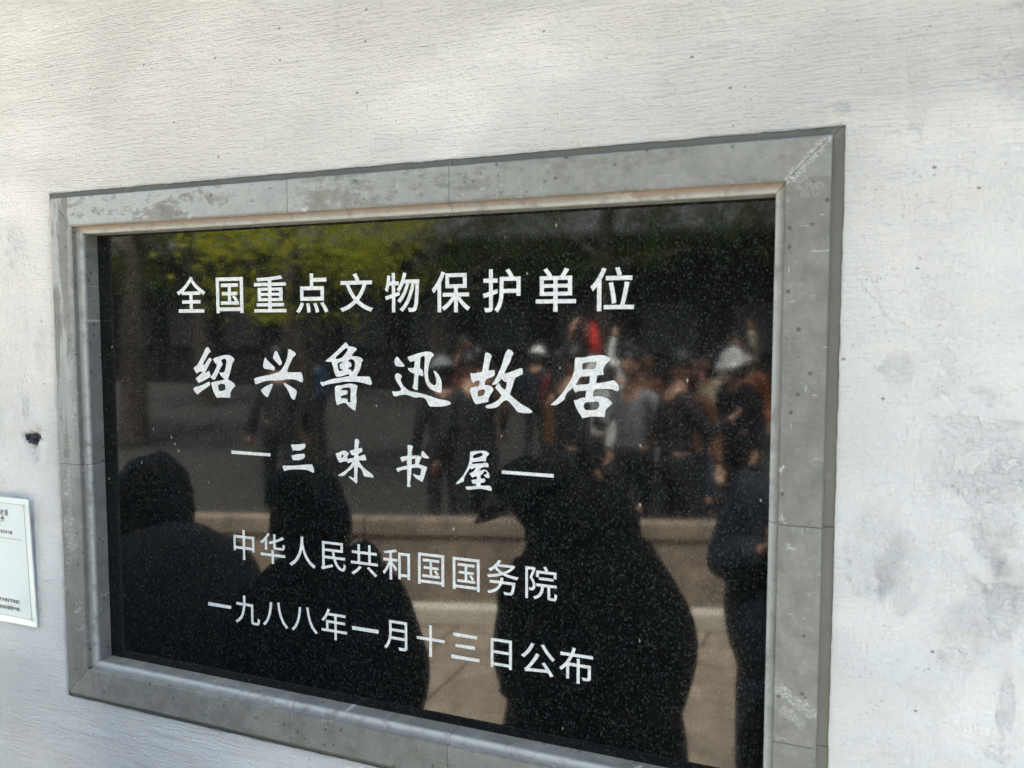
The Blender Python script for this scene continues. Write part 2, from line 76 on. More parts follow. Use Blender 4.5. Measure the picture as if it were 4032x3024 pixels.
class NT:
    """small helper to write node materials"""
    def __init__(self, name):
        self.m = bpy.data.materials.new(name); self.m.use_nodes = True
        self.t = self.m.node_tree; self.t.nodes.clear()
        self.out = self.t.nodes.new('ShaderNodeOutputMaterial')
        self.p = self.t.nodes.new('ShaderNodeBsdfPrincipled')
        self.t.links.new(self.p.outputs[0], self.out.inputs[0])
    def n(self, typ, ins=None, **kw):
        nd = self.t.nodes.new(typ)
        for k, v in kw.items(): setattr(nd, k, v)
        for k, v in (ins or {}).items(): self.set(nd.inputs[k], v)
        return nd
    def set(self, sock, v):
        if isinstance(v, bpy.types.NodeSocket): self.t.links.new(v, sock)
        elif v is not None: sock.default_value = v
    def pos(self):
        return self.n('ShaderNodeTexCoord').outputs['Object']
    def map(self, vec, scale=(1, 1, 1), loc=(0, 0, 0), rot=(0, 0, 0)):
        return self.n('ShaderNodeMapping', {'Vector': vec, 'Scale': scale, 'Location': loc, 'Rotation': rot}).outputs[0]
    def noise(self, vec, scale, detail=4, rough=0.55, dist=0.0, col=False):
        nd = self.n('ShaderNodeTexNoise', {'Vector': vec, 'Scale': scale, 'Detail': detail, 'Roughness': rough, 'Distortion': dist})
        return nd.outputs[1 if col else 0]
    def vor(self, vec, scale, feature='F1', out=0, rnd=1.0):
        return self.n('ShaderNodeTexVoronoi', {'Vector': vec, 'Scale': scale, 'Randomness': rnd}, feature=feature).outputs[out]
    def ramp(self, fac, *stops, interp='LINEAR'):
        nd = self.n('ShaderNodeValToRGB', {'Fac': fac}); cr = nd.color_ramp; cr.interpolation = interp
        while len(cr.elements) < len(stops): cr.elements.new(0.5)
        for e, (p, c) in zip(cr.elements, stops):
            e.position = p; e.color = (c, c, c, 1) if isinstance(c, (int, float)) else (*c, 1)
        return nd.outputs[0]
    def math(self, op, a, b=None, c=None, clamp=False):
        nd = self.n('ShaderNodeMath', operation=op, use_clamp=clamp)
        self.set(nd.inputs[0], a); self.set(nd.inputs[1], b)
        if c is not None: self.set(nd.inputs[2], c)
        return nd.outputs[0]
    def mix(self, fac, a, b, blend='MIX'):
        nd = self.n('ShaderNodeMix', data_type='RGBA', blend_type=blend)
        f = lambda v: (*v, 1) if isinstance(v, tuple) and len(v) == 3 else v
        self.set(nd.inputs[0], fac); self.set(nd.inputs[6], f(a)); self.set(nd.inputs[7], f(b))
        return nd.outputs[2]
    def xyz(self, vec):
        return self.n('ShaderNodeSeparateXYZ', {'Vector': vec}).outputs
    def blob(self, vec, c, r, warp=None):
        """1 inside an ellipse of centre c, radii r (X and Z), 0 outside, soft edge"""
        x, y, z = self.xyz(vec)
        if warp is not None:
            x = self.math('ADD', x, self.math('MULTIPLY', self.math('SUBTRACT', warp, 0.5), r[0]*1.6))
            z = self.math('ADD', z, self.math('MULTIPLY', self.math('SUBTRACT', warp, 0.5), r[1]*1.6))
        a = self.math('POWER', self.math('DIVIDE', self.math('SUBTRACT', x, c[0]), r[0]), 2)
        b = self.math('POWER', self.math('DIVIDE', self.math('SUBTRACT', z, c[1]), r[1]), 2)
        return self.ramp(self.math('ADD', a, b), (0.55, 1.0), (1.0, 0.0))
    def seg(self, vec, ax, ay, bx, by, r, warp=None, k=3.4):
        """1 near the segment (ax, ay)-(bx, by) of the wall plane, ragged by warp"""
        q = self; px, py, pz = q.xyz(vec); L2 = (bx-ax)**2+(by-ay)**2
        dx = q.math('SUBTRACT', px, ax); dz = q.math('SUBTRACT', pz, H0-ay)
        t = q.math('DIVIDE', q.math('ADD', q.math('MULTIPLY', dx, bx-ax), q.math('MULTIPLY', dz, -(by-ay))), L2, clamp=True)
        ex = q.math('SUBTRACT', dx, q.math('MULTIPLY', t, bx-ax)); ez = q.math('SUBTRACT', dz, q.math('MULTIPLY', t, -(by-ay)))
        d = q.math('SQRT', q.math('ADD', q.math('POWER', ex, 2), q.math('POWER', ez, 2)))
        if warp is not None: d = q.math('ADD', d, q.math('MULTIPLY', q.math('SUBTRACT', warp, 0.5), r*k))
        return q.ramp(q.math('DIVIDE', d, r), (0.7, 1.0), (1.0, 0.0))
    def bump(self, h, dist, strength=1.0, normal=None):
        nd = self.n('ShaderNodeBump', {'Height': h, 'Distance': dist, 'Strength': strength})
        if normal is not None: self.set(nd.inputs['Normal'], normal)
        return nd.outputs[0]
    def fin(self, **kw):
        for k, v in kw.items():
            k = k.replace('_', ' ')
            self.set(self.p.inputs[k], (*v, 1) if isinstance(v, tuple) and len(v) == 3 and k in ('Base Color',) else v)
        return self.m
def plain(name, col, rough=0.7, var=0.15, scale=20, spec=0.4):
    q = NT(name); p = q.pos()
    c = q.mix(q.noise(p, scale, 4), tuple(v*(1-var) for v in col), tuple(min(1, v*(1+var)) for v in col))
    return q.fin(Base_Color=c, Roughness=rough, Specular_IOR_Level=spec)

# ---------------------------------------------------------------- materials
def mat_plaster():
    q = NT('whitewashed_plaster'); p = q.pos()
    px, py, pz = q.xyz(p)
    warp = q.noise(p, 5.0, 3, 0.6, col=True)
    wv = q.n('ShaderNodeVectorMath', {0: warp, 1: (0.5, 0.5, 0.5)}, operation='SUBTRACT').outputs[0]
    wv = q.n('ShaderNodeVectorMath', {0: wv, 3: 0.014}, operation='SCALE').outputs[0]
    pw = q.n('ShaderNodeVectorMath', {0: p, 1: wv}, operation='ADD').outputs[0]
    # brush strokes lie along X above and below the plaque, upright beside it
    hor = q.noise(q.map(pw, (17, 1, 250), rot=(0, rad(-2.5), 0)), 1.0, 6, 0.66)
    hor2 = q.noise(q.map(pw, (60, 1, 620), rot=(0, rad(-6), 0)), 1.0, 4, 0.65)
    ver = q.noise(q.map(pw, (150, 1, 26)), 1.0, 6, 0.66)
    ver2 = q.noise(q.map(pw, (520, 1, 40)), 1.0, 4, 0.65)
    big = q.noise(p, 2.2, 3, 0.5)
    # mask of the upright strokes: strips left and right of the frame
    mr = q.math('SUBTRACT', q.math('ADD', px, q.math('MULTIPLY', big, 0.16)), 1.40)
    mr = q.ramp(q.math('MULTIPLY_ADD', mr, 8.0, 0.5), (0.0, 0.0), (1.0, 1.0))
    ml = q.math('SUBTRACT', -0.02, q.math('ADD', px, q.math('MULTIPLY', big, 0.10)))
    ml = q.ramp(q.math('MULTIPLY_ADD', ml, 10.0, 0.2), (0.0, 0.0), (1.0, 1.0))
    band = q.math('MULTIPLY', q.ramp(q.math('SUBTRACT', 2.20, pz), (0.0, 0.0), (0.12, 1.0)), q.ramp(q.math('SUBTRACT', pz, 1.22), (0.0, 0.0), (0.1, 1.0)))
    mv = q.math('MULTIPLY', q.math('MAXIMUM', q.math('MULTIPLY', mr, 0.7), ml), band)
    st = q.n('ShaderNodeMix', {0: mv, 2: hor, 3: ver}, data_type='FLOAT').outputs[0]
    st2 = q.n('ShaderNodeMix', {0: mv, 2: hor2, 3: ver2}, data_type='FLOAT').outputs[0]
    patchy = q.ramp(q.noise(q.map(p, (1.6, 1, 3.2)), 1.3, 4, 0.6), (0.32, 0.35), (0.60, 1.0))   # where the brush left ridges
    crumbs = q.noise(p, 70, 5, 0.7)
    trowel = q.noise(q.map(pw, (11, 1, 24)), 1.0, 5, 0.62)
    pits = q.noise(q.map(p, (150, 1, 210)), 1.0, 3, 0.6)
    lumps = q.ramp(q.vor(q.map(pw, (1, 1, 1.4)), 34), (0.0, 1.0), (0.30, 0.0))
    lsel = q.ramp(q.noise(p, 9, 2), (0.56, 0.0), (0.66, 1.0))
    flake = q.ramp(q.noise(q.map(pw, (1, 1, 1.3)), 16, 7, 0.66), (0.47, 0.0), (0.50, 1.0), (0.56, 1.0), (0.60, 0.2))
    fsel = q.math('MULTIPLY', q.ramp(q.math('MULTIPLY_ADD', q.math('SUBTRACT', px, 1.40), 3.0, 0.0), (0.0, 0.0), (0.35, 1.0)),
                  q.ramp(q.noise(p, 3.1, 3), (0.45, 0.0), (0.60, 1.0)))
    h = q.math('MULTIPLY', st, q.math('MULTIPLY_ADD', patchy, 0.90, 0.15))
    h = q.math('ADD', h, q.math('MULTIPLY', trowel, 0.55))
    h = q.math('ADD', h, q.math('MULTIPLY', q.ramp(pits, (0.30, 0.0), (0.50, 1.0)), 0.14))
    h = q.math('ADD', h, q.math('MULTIPLY', st2, q.math('MULTIPLY_ADD', patchy, 0.40, 0.10)))
    h = q.math('ADD', h, q.math('MULTIPLY', crumbs, 0.34))
    h = q.math('ADD', h, q.math('MULTIPLY', q.math('MULTIPLY', lumps, lsel), 0.55))
    h = q.math('SUBTRACT', h, q.math('MULTIPLY', q.math('MULTIPLY', flake, fsel), 0.55))
    # pin pricks and chips in the lime
    pc = q.n('ShaderNodeTexVoronoi', {'Vector': q.map(pw, (1, 1, 1.3)), 'Scale': 62.0}, feature='F1')
    pick = q.ramp(q.xyz(pc.outputs[1])[0], (0.972, 0.0), (0.975, 1.0))
    prick = q.math('MULTIPLY', q.ramp(pc.outputs[0], (0.10, 1.0), (0.16, 0.0)), pick)
    h = q.math('SUBTRACT', h, q.math('MULTIPLY', prick, 0.5))
    # colour: warm bounce light painted in above, cooler white round the right and foot
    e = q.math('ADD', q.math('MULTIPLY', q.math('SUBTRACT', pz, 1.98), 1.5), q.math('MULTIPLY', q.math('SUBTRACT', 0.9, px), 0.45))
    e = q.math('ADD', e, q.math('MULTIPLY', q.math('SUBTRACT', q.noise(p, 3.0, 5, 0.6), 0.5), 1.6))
    old = q.ramp(q.math('MULTIPLY_ADD', e, 0.8, 0.5), (0.12, 0.0), (0.75, 1.0))  # weight of the painted warm bounce, strongest at upper left
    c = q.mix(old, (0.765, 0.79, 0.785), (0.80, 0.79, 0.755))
    c = q.mix(q.ramp(q.noise(p, 7, 5, 0.65), (0.35, 0.0), (0.75, 1.0)), c, (0.84, 0.84, 0.815))
    c = q.mix(q.math('MULTIPLY', q.ramp(q.noise(q.map(p, (3.5, 1, 1.2)), 2.4, 6, 0.7), (0.50, 0.0), (0.74, 1.0)), 0.15), c, (0.56, 0.59, 0.60))
    grime_shade = q.math('MULTIPLY', q.ramp(st, (0.30, 1.0), (0.42, 0.0)), q.math('MULTIPLY', patchy, 0.50))  # brush grooves darkened: dirt plus weak relief shading put into the colour
    c = q.mix(grime_shade, c, (0.50, 0.485, 0.455))
    grime_shade2 = q.math('MULTIPLY', q.ramp(st2, (0.32, 1.0), (0.42, 0.0)), q.math('MULTIPLY_ADD', patchy, 0.45, 0.12))
    c = q.mix(grime_shade2, c, (0.42, 0.41, 0.385))
    c = q.mix(q.math('MULTIPLY', q.math('MULTIPLY', flake, fsel), 0.55), c, (0.50, 0.50, 0.55))
    # bruised patches of bare render, where the photograph has them
    wn = q.noise(p, 45, 5, 0.75)
    for (cx, cy, rx, ry, a) in ((1.368, .461, .040, .065, .40), (1.40, .49, .03, .06, .30), (1.503, .43, .024, .055, .45), (1.515, .50, .026, .06, .40),
                                (1.388, .235, .020, .026, .55), (1.518, .64, .010, .055, .45), (1.512, .70, .020, .018, .6), (1.315, -.087, .012, .012, .55), (1.40, -.10, .014, .07, .16),
                                (1.501, .300, .03, .008, .45), (1.47, .56, .03, .05, .28), (1.490, -.185, .03, .004, .5), (-.155, .02, .03, .05, .25), (-.10, .22, .02, .05, .22), (-.148, .335, .012, .026, .35), (-.130, .432, .016, .024, .60), (-.125, .380, .024, .010, .55)):
        b = q.math('MULTIPLY', q.blob(p, (cx, H0-cy), (rx, ry), wn), q.ramp(wn, (0.40, 0.0), (0.72, 1.0)))
        c = q.mix(q.math('MULTIPLY', b, a*0.8), c, (0.36, 0.375, 0.39))
        h = q.math('SUBTRACT', h, q.math('MULTIPLY', b, 0.45))
    for (a_, r_) in (((1.341, .119, 1.385, .182), .004), ((1.30, -.058, 1.27, -.066), .003), ((1.33, -.058, 1.338, -.03), .004), ((1.333, .705, 1.40, .725), .004), ((1.34, .742, 1.41, .730), .004), ((1.33, .80, 1.38, .77), .005)):
        b = q.seg(p, *a_, r_*1.6, wn, 5.0)
        h = q.math('SUBTRACT', h, q.math('MULTIPLY', b, 0.16))
    c = q.mix(q.math('MULTIPLY', prick, 0.8), c, (0.22, 0.20, 0.18))
    # grey flecks
    fl = q.math('MULTIPLY', q.ramp(q.noise(p, 190, 3, 0.7), (0.64, 0.0), (0.70, 1.0)), q.ramp(q.noise(p, 12, 3), (0.47, 0.0), (0.6, 0.8)))
    c = q.mix(fl, c, (0.30, 0.29, 0.28))
    nrm = q.bump(h, 0.0105, 1.0)
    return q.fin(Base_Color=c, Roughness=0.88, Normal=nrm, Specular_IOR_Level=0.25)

def mat_stone():
    q = NT('honed_grey_stone'); p = q.pos()
    px, py, pz = q.xyz(p)
    rnd = q.n('ShaderNodeObjectInfo').outputs['Random']
    base = q.noise(p, 9, 5, 0.6)
    fine = q.noise(p, 260, 3, 0.7)
    c = q.mix(base, (0.170, 0.175, 0.158), (0.245, 0.247, 0.222))
    c = q.mix(q.ramp(rnd, (0.0, 0.0), (1.0, 0.55)), c, (0.13, 0.136, 0.128))
    c = q.mix(q.math('MULTIPLY', fine, 0.35), c, (0.29, 0.288, 0.265))
    mot = q.noise(p, 26, 7, 0.72)
    c = q.mix(q.ramp(mot, (0.36, 0.75), (0.60, 0.0)), c, (0.115, 0.118, 0.105))
    c = q.mix(q.ramp(q.noise(p, 75, 6, 0.75), (0.56, 0.0), (0.70, 0.45)), c, (0.36, 0.36, 0.33))
    st_ = q.noise(q.map(p, (5, 1, 2)), 3.0, 5, 0.65)
    c = q.mix(q.ramp(st_, (0.50, 0.0), (0.66, 0.45)), c, (0.13, 0.125, 0.105))
    # dark pores of the tuff
    v = q.n('ShaderNodeTexVoronoi', {'Vector': p, 'Scale': 70.0}, feature='F1')
    sel = q.ramp(q.xyz(v.outputs[1])[0], (0.80, 0.0), (0.81, 1.0))
    pore = q.math('MULTIPLY', q.ramp(q.math('ADD', v.outputs[0], q.math('MULTIPLY', fine, 0.10)), (0.20, 1.0), (0.28, 0.0)), sel)
    v2 = q.n('ShaderNodeTexVoronoi', {'Vector': p, 'Scale': 30.0}, feature='F1')
    sel2 = q.ramp(q.xyz(v2.outputs[1])[1], (0.84, 0.0), (0.85, 1.0))
    pore2 = q.math('MULTIPLY', q.ramp(v2.outputs[0], (0.07, 1.0), (0.10, 0.0)), sel2)
    pore = q.math('MAXIMUM', pore, pore2)
    c = q.mix(q.math('MULTIPLY', pore, 0.85), c, (0.06, 0.058, 0.055))
    # pale limewash smears, heaviest on the top rail and the left post
    topm = q.math('MULTIPLY', q.ramp(q.math('SUBTRACT', pz, H0 + 0.0015), (0.0, 0.0), (0.004, 1.0)), q.ramp(py, (0.003, 1.0), (0.006, 0.0)))
    leftm = q.math('MULTIPLY', q.ramp(py, (0.003, 1.0), (0.006, 0.0)), q.math('MULTIPLY', q.ramp(q.math('MULTIPLY', px, -1.0), (0.0, 0.0), (0.02, 1.0)), q.ramp(q.math('SUBTRACT', pz, H0-0.62), (0.0, 0.0), (0.35, 1.0))))
    fade = q.ramp(px, (0.15, 1.0), (1.0, 0.25))
    amt = q.math('MAXIMUM', q.math('MULTIPLY', topm, fade), q.math('MULTIPLY', leftm, 0.9))
    sm = q.math('MULTIPLY_ADD', q.noise(q.map(p, (5.0, 1, 17), rot=(0, rad(-4), 0)), 1.2, 9, 0.72, 0.3), 0.7, q.math('MULTIPLY', q.noise(p, 60, 5, 0.75), 0.3))
    smv = q.noise(q.map(p, (30, 1, 3.4)), 1.2, 6, 0.62, 0.8)
    smm = q.n('ShaderNodeMix', {0: leftm, 2: sm, 3: smv}, data_type='FLOAT').outputs[0]
    smear = q.math('MULTIPLY', q.ramp(smm, (0.44, 0.0), (0.50, 1.0), (0.62, 0.6)), amt)
    c = q.mix(q.math('MULTIPLY', smear, 0.78), c, (0.40, 0.425, 0.43))
    # general scattered drips and scratches
    sc = q.ramp(q.noise(q.map(p, (30, 1, 300), rot=(0, rad(28), 0)), 1.0, 3, 0.6), (0.66, 0.0), (0.70, 1.0))
    sc2 = q.ramp(q.noise(q.map(p, (300, 1, 34), rot=(0, rad(12), 0)), 1.0, 3, 0.6), (0.67, 0.0), (0.71, 1.0))
    c = q.mix(q.math('MULTIPLY', q.math('MAXIMUM', sc, sc2), 0.6), c, (0.56, 0.57, 0.55))
    wn = q.noise(p, 60, 5, 0.7)
    dr = q.math('MULTIPLY', q.ramp(q.noise(p, 38, 6, 0.72), (0.60, 0.0), (0.64, 1.0)), q.ramp(q.noise(p, 5, 2), (0.50, 0.0), (0.62, 0.8)))
    c = q.mix(dr, c, (0.46, 0.47, 0.46))
    web = q.noise(q.map(p, (1, 1, 1.6), rot=(0, 0.6, 0)), 170, 5, 0.7, 1.5)
    seg = lambda ax, ay, bx, by, r: q.seg(p, ax, ay, bx, by, r, wn)
    for (a, r, k) in (((1.255, -0.004, 1.302, -0.052), .006, .8), ((1.262, .0, 1.280, .012), .010, .35), ((1.258, .662, 1.297, .690), .007, .7),
                      ((1.262, .690, 1.285, .705), .006, .5), ((-.038, .555, -.030, .60), .012, .55), ((-.025, .73, -.014, .72), .003, .8),
                      ((-.030, .45, -.030, .56), .004, .4), ((1.302, -.055, 1.316, -.060), .005, .7), ((1.262, .468, 1.270, .470), .004, .7)):
        c = q.mix(q.math('MULTIPLY', q.math('MULTIPLY', seg(*a, r*1.25), q.ramp(web, (0.46, 0.0), (0.60, 1.0))), k*0.8), c, (0.58, 0.585, 0.565))
    # the recessed outer strip is bare stone with the shade of its recess painted in
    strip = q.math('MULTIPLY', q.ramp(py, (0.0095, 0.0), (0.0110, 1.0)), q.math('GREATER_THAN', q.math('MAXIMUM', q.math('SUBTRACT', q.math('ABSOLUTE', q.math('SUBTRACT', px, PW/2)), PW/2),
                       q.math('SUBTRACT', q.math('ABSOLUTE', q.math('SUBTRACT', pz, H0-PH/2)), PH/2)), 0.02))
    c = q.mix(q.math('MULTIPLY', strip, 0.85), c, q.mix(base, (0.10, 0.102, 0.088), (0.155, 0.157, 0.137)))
    # the bead was painted pale; warm ground bounce painted in along the head of the opening
    bead = q.math('MULTIPLY', q.ramp(py, (0.0082, 0.0), (0.0090, 1.0)), q.ramp(py, (0.0150, 1.0), (0.0165, 0.0)))
    notout = q.math('MULTIPLY', q.math('LESS_THAN', q.math('ABSOLUTE', q.math('SUBTRACT', px, PW/2)), PW/2+0.001), q.math('LESS_THAN', q.math('ABSOLUTE', q.math('SUBTRACT', pz, H0-PH/2)), PH/2+0.001))
    bead = q.math('MULTIPLY', q.math('MULTIPLY', bead, notout), q.ramp(q.noise(p, 40, 5, 0.7), (0.36, 0.3), (0.5, 0.9)))
    c = q.mix(bead, c, (0.44, 0.455, 0.445))
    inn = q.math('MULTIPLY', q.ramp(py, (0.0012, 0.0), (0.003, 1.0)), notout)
    warm_bounce = q.math('MULTIPLY', q.math('MULTIPLY', inn, q.ramp(q.math('SUBTRACT', pz, H0-0.010), (0.0, 0.0), (0.008, 1.0))), q.ramp(q.noise(q.map(p, (6, 1, 40)), 2, 4, 0.6), (0.35, 0.25), (0.6, 0.85)))
    c = q.mix(warm_bounce, c, (0.27, 0.19, 0.14))
    hb = q.math('ADD', q.math('MULTIPLY', fine, 0.22), q.math('MULTIPLY', base, 0.3))
    hb = q.math('SUBTRACT', hb, q.math('MULTIPLY', pore, 0.8))
    hb = q.math('ADD', hb, q.math('MULTIPLY', smear, 0.12))
    rg = q.math('MAXIMUM', q.ramp(q.noise(p, 14, 4), (0.3, 0.50), (0.7, 0.72)), q.math('MULTIPLY', inn, 0.85))
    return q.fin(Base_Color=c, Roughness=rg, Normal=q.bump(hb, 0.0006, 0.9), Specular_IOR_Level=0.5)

def mat_granite():
    q = NT('polished_black_granite'); p = q.pos()
    jit = q.noise(p, 500, 2, 0.5, col=True)
    pj = q.mix(0.0022, p, jit)
    v = q.n('ShaderNodeTexVoronoi', {'Vector': q.map(pj, (1.0, 1, 0.72), rot=(0, 0.5, 0)), 'Scale': 520.0}, feature='F1')
    r = q.xyz(v.outputs[1])
    grain = q.ramp(r[0], (0.0, 0.0015), (0.45, 0.004), (0.72, 0.009), (0.9, 0.017), (0.985, 0.032))
    v2 = q.n('ShaderNodeTexVoronoi', {'Vector': q.map(pj, (1.0, 1, 0.6), rot=(0, -0.7, 0)), 'Scale': 270.0}, feature='F1')
    r2 = q.xyz(v2.outputs[1])
    fleck = q.math('MULTIPLY', q.ramp(r2[0], (0.962, 0.0), (0.968, 1.0)), q.ramp(v2.outputs[0], (0.20, 1.0), (0.32, 0.0)))
    v3 = q.n('ShaderNodeTexVoronoi', {'Vector': q.map(pj, (1.0, 1, 0.5), rot=(0, 0.9, 0)), 'Scale': 90.0}, feature='F1')
    r3 = q.xyz(v3.outputs[1])
    fleck3 = q.math('MULTIPLY', q.ramp(r3[0], (0.965, 0.0), (0.97, 1.0)), q.ramp(v3.outputs[0], (0.10, 1.0), (0.14, 0.0)))
    clo = q.noise(p, 60, 3, 0.6)
    c = q.mix(1.0, grain, q.mix(clo, (0.55, 0.85, 0.9), (1.0, 0.92, 0.86)), 'MULTIPLY')
    c = q.mix(fleck, c, q.mix(r2[1], (0.016, 0.016, 0.015), (0.09, 0.09, 0.08)))
    c = q.mix(fleck3, c, (0.30, 0.29, 0.25))
    rg = q.ramp(r[1], (0.0, 0.032), (0.8, 0.045), (1.0, 0.08))
    return q.fin(Base_Color=c, Roughness=rg, IOR=1.48, Specular_IOR_Level=0.5)

def mat_paint():
    q = NT('white_letter_paint'); p = q.pos()
    n1 = q.noise(p, 110, 5, 0.7); n2 = q.noise(p, 420, 3, 0.7)
    c = q.mix(q.ramp(n1, (0.40, 0.0), (0.62, 1.0)), (0.74, 0.755, 0.75), (0.60, 0.615, 0.62))
    c = q.mix(q.ramp(n2, (0.57, 0.0), (0.68, 0.9)), c, (0.33, 0.37, 0.39))
    c = q.mix(q.ramp(q.noise(p, 230, 4, 0.7), (0.52, 0.0), (0.62, 0.75)), c, (0.42, 0.45, 0.47))
    return q.fin(Base_Color=c, Roughness=0.5, Normal=q.bump(n1, 0.0004, 0.5))

PW, PH = 1.25, 0.83833
M = dict(plaster=mat_plaster(), stone=mat_stone(), granite=mat_granite(), paint=mat_paint())
M['render_core'] = plain('grey_lime_render', (0.30, 0.29, 0.28), 0.9)
M['mortar'] = plain('dark_joint', (0.10, 0.095, 0.09), 0.9)
M['tile'] = plain('grey_roof_tile', (0.07, 0.07, 0.075), 0.8)

# ---------------------------------------------------------------- whitewashed wall
WX0, WX1, WTOP, WZ = -9.0, 7.0, 3.0, 0.008
FX0, FX1, FY0, FY1 = -0.0655, 1.3190, -0.0655, 0.9045       # opening in the plaster round the stone frame
def axis(a, b, fa, fb, step, cuts, coarse):
    xs = list(np.arange(fa, fb, step)) + [fb]
    x, s = fa, step
    while x > a: s = min(s*1.35, coarse); x -= s; xs.append(max(x, a))
    x, s = fb, step
    while x < b: s = min(s*1.35, coarse); x += s; xs.append(min(x, b))
    xs = np.array(sorted(set(xs)))
    for c in cuts: xs[np.argmin(abs(xs-c))] = c
    return np.unique(xs)
gx = axis(WX0, WX1, -0.36, 1.62, 0.0042, (FX0, FX1), 0.5)
gy = axis(H0-WTOP, H0, -0.50, 1.15, 0.0042, (FY0, FY1), 0.5)   # y down
def vnoise(X, Y, s, seed):
    rs = np.random.RandomState(seed); T = rs.rand(64, 64)
    u = X*s + 1000; v = Y*s + 1000
    iu = np.floor(u).astype(int); iv = np.floor(v).astype(int); fu = u-iu; fv = v-iv
    fu = fu*fu*(3-2*fu); fv = fv*fv*(3-2*fv)
    g = lambda a, b: T[a % 64, b % 64]
    return (g(iu, iv)*(1-fu)+g(iu+1, iv)*fu)*(1-fv)+(g(iu, iv+1)*(1-fu)+g(iu+1, iv+1)*fu)*fv - 0.5
Xg, Yg = np.meshgrid(gx, gy)
hgt = (vnoise(Xg, Yg, 3.1, 1)*0.003 + vnoise(Xg, Yg, 9.0, 2)*0.0014 + vnoise(Xg*0.6, Yg*1.7, 22.0, 3)*0.0016
       + vnoise(Xg*0.35, Yg*3.0, 30.0, 4)*0.0018 + vnoise(Xg, Yg, 60.0, 5)*0.0006)
rough_r = np.clip((Xg-1.33)/0.08, 0, 1)
hgt += rough_r*np.maximum(vnoise(Xg*.7, Yg*1.4, 34.0, 6)+0.10, 0)*0.0075*np.clip(vnoise(Xg, Yg, 5.0, 7)*4+0.5, 0, 1)
ddx = np.maximum(np.maximum(FX0-Xg, Xg-FX1), 0); ddy = np.maximum(np.maximum(FY0-Yg, Yg-FY1), 0)
dist = np.sqrt(ddx**2+ddy**2)
hgt *= np.clip(dist/0.05, 0.15, 1)
# brushed ridges, standing proud
hgt += np.clip(vnoise(Xg*0.22+Yg*0.02, Yg*2.6, 42.0, 21), 0, 1)*0.0026*np.clip(vnoise(Xg, Yg*1.6, 4.0, 22)*3+0.6, 0, 1)*np.clip(dist/0.03, 0, 1)
# crumbs above the upper right corner
cr = np.exp(-(((Xg-1.30)/0.035)**2+((Yg+0.085)/0.018)**2)*1.2)
hgt += cr*(np.abs(vnoise(Xg, Yg, 75.0, 8))*0.024)
# dents, a broken plug hole
def dent(cx, cy, rx, ry, d, lip=0.0):
    global hgt
    ang = np.arctan2(Yg-cy, Xg-cx)
    rr = np.sqrt(((Xg-cx)/rx)**2+((Yg-cy)/ry)**2) + 0.18*np.sin(3*ang+cx*40)+0.10*np.sin(7*ang)
    hgt = hgt - d*np.clip((1.1-rr)/0.35, 0, 1) + lip*np.exp(-((rr-1.25)/0.18)**2)
dent(-0.124, 0.412, 0.026, 0.030, 0.0034, 0.0026)
dent(-0.139, 0.402, 0.021, 0.0115, 0.014)
dent(-0.139, 0.425, 0.012, 0.020, 0.004, 0.001)
dent(-0.150, 0.305, 0.018, 0.022, 0.0022, 0.0020)
dent(-0.205, 0.36, 0.016, 0.02, 0.0024, 0.0020)
dent(-0.205, 0.405, 0.018, 0.025, 0.0026, 0.0020)
dent(-0.075, 0.345, 0.006, 0.010, 0.002)
edge = dist < 0.012
zz = WZ - hgt
xx = Xg.copy(); yy = Yg.copy()
# ragged edge of the plaster against the stone
onx0 = (Xg == FX0) & (Yg >= FY0) & (Yg <= FY1); onx1 = (Xg == FX1) & (Yg >= FY0) & (Yg <= FY1)
ony0 = (Yg == FY0) & (Xg >= FX0) & (Xg <= FX1); ony1 = (Yg == FY1) & (Xg >= FX0) & (Xg <= FX1)
jag = vnoise(Xg, Yg, 40, 11)*0.0010 + vnoise(Xg, Yg, 130, 12)*0.0012
xx[onx1] += jag[onx1]; yy[ony0] += jag[ony0]*1.3; yy[ony1] += jag[ony1]
near = dist < 0.0035
zz[near & (dist == 0)] += 0.0022
ny, nx = Xg.shape
idx = np.arange(ny*nx).reshape(ny, nx)
verts = np.stack([xx.ravel(), zz.ravel(), (H0-yy).ravel()], 1).tolist()
cx_ = 0.5*(gx[1:]+gx[:-1]); cy_ = 0.5*(gy[1:]+gy[:-1])
inside = ((cx_ > FX0) & (cx_ < FX1))[None, :] & ((cy_ > FY0) & (cy_ < FY1))[:, None]
faces = []
for j in range(ny-1):
    r0 = idx[j]; r1 = idx[j+1]; ins = inside[j]
    faces += [(int(r0[i]), int(r1[i]), int(r1[i+1]), int(r0[i+1])) for i in range(nx-1) if not ins[i]]
# return of the plaster into the wall round the opening, and round the sheet's rim
def skirt(ids, depth, close=True):
    n = len(ids); base = len(verts)
    for k in ids:
        v = verts[k]; verts.append([v[0], depth, v[2]])
    for k in range(n if close else n-1):
        k2 = (k+1) % n
        faces.append((ids[k], ids[k2], base+k2, base+k))
ix0, ix1 = int(np.where(gx == FX0)[0][0]), int(np.where(gx == FX1)[0][0])
iy0, iy1 = int(np.where(gy == FY0)[0][0]), int(np.where(gy == FY1)[0][0])
loop = [int(idx[iy0, i]) for i in range(ix0, ix1)] + [int(idx[j, ix1]) for j in range(iy0, iy1)] + \
       [int(idx[iy1, i]) for i in range(ix1, ix0, -1)] + [int(idx[j, ix0]) for j in range(iy1, iy0, -1)]
skirt(loop, 0.045)
rim = [int(v) for v in idx[0, :-1]] + [int(v) for v in idx[:-1, -1]] + [int(v) for v in idx[-1, :0:-1]] + [int(v) for v in idx[:0:-1, 0]]
skirt(rim, 0.045)
wall = bpy.data.objects.new('plastered_wall', None); COL.objects.link(wall)
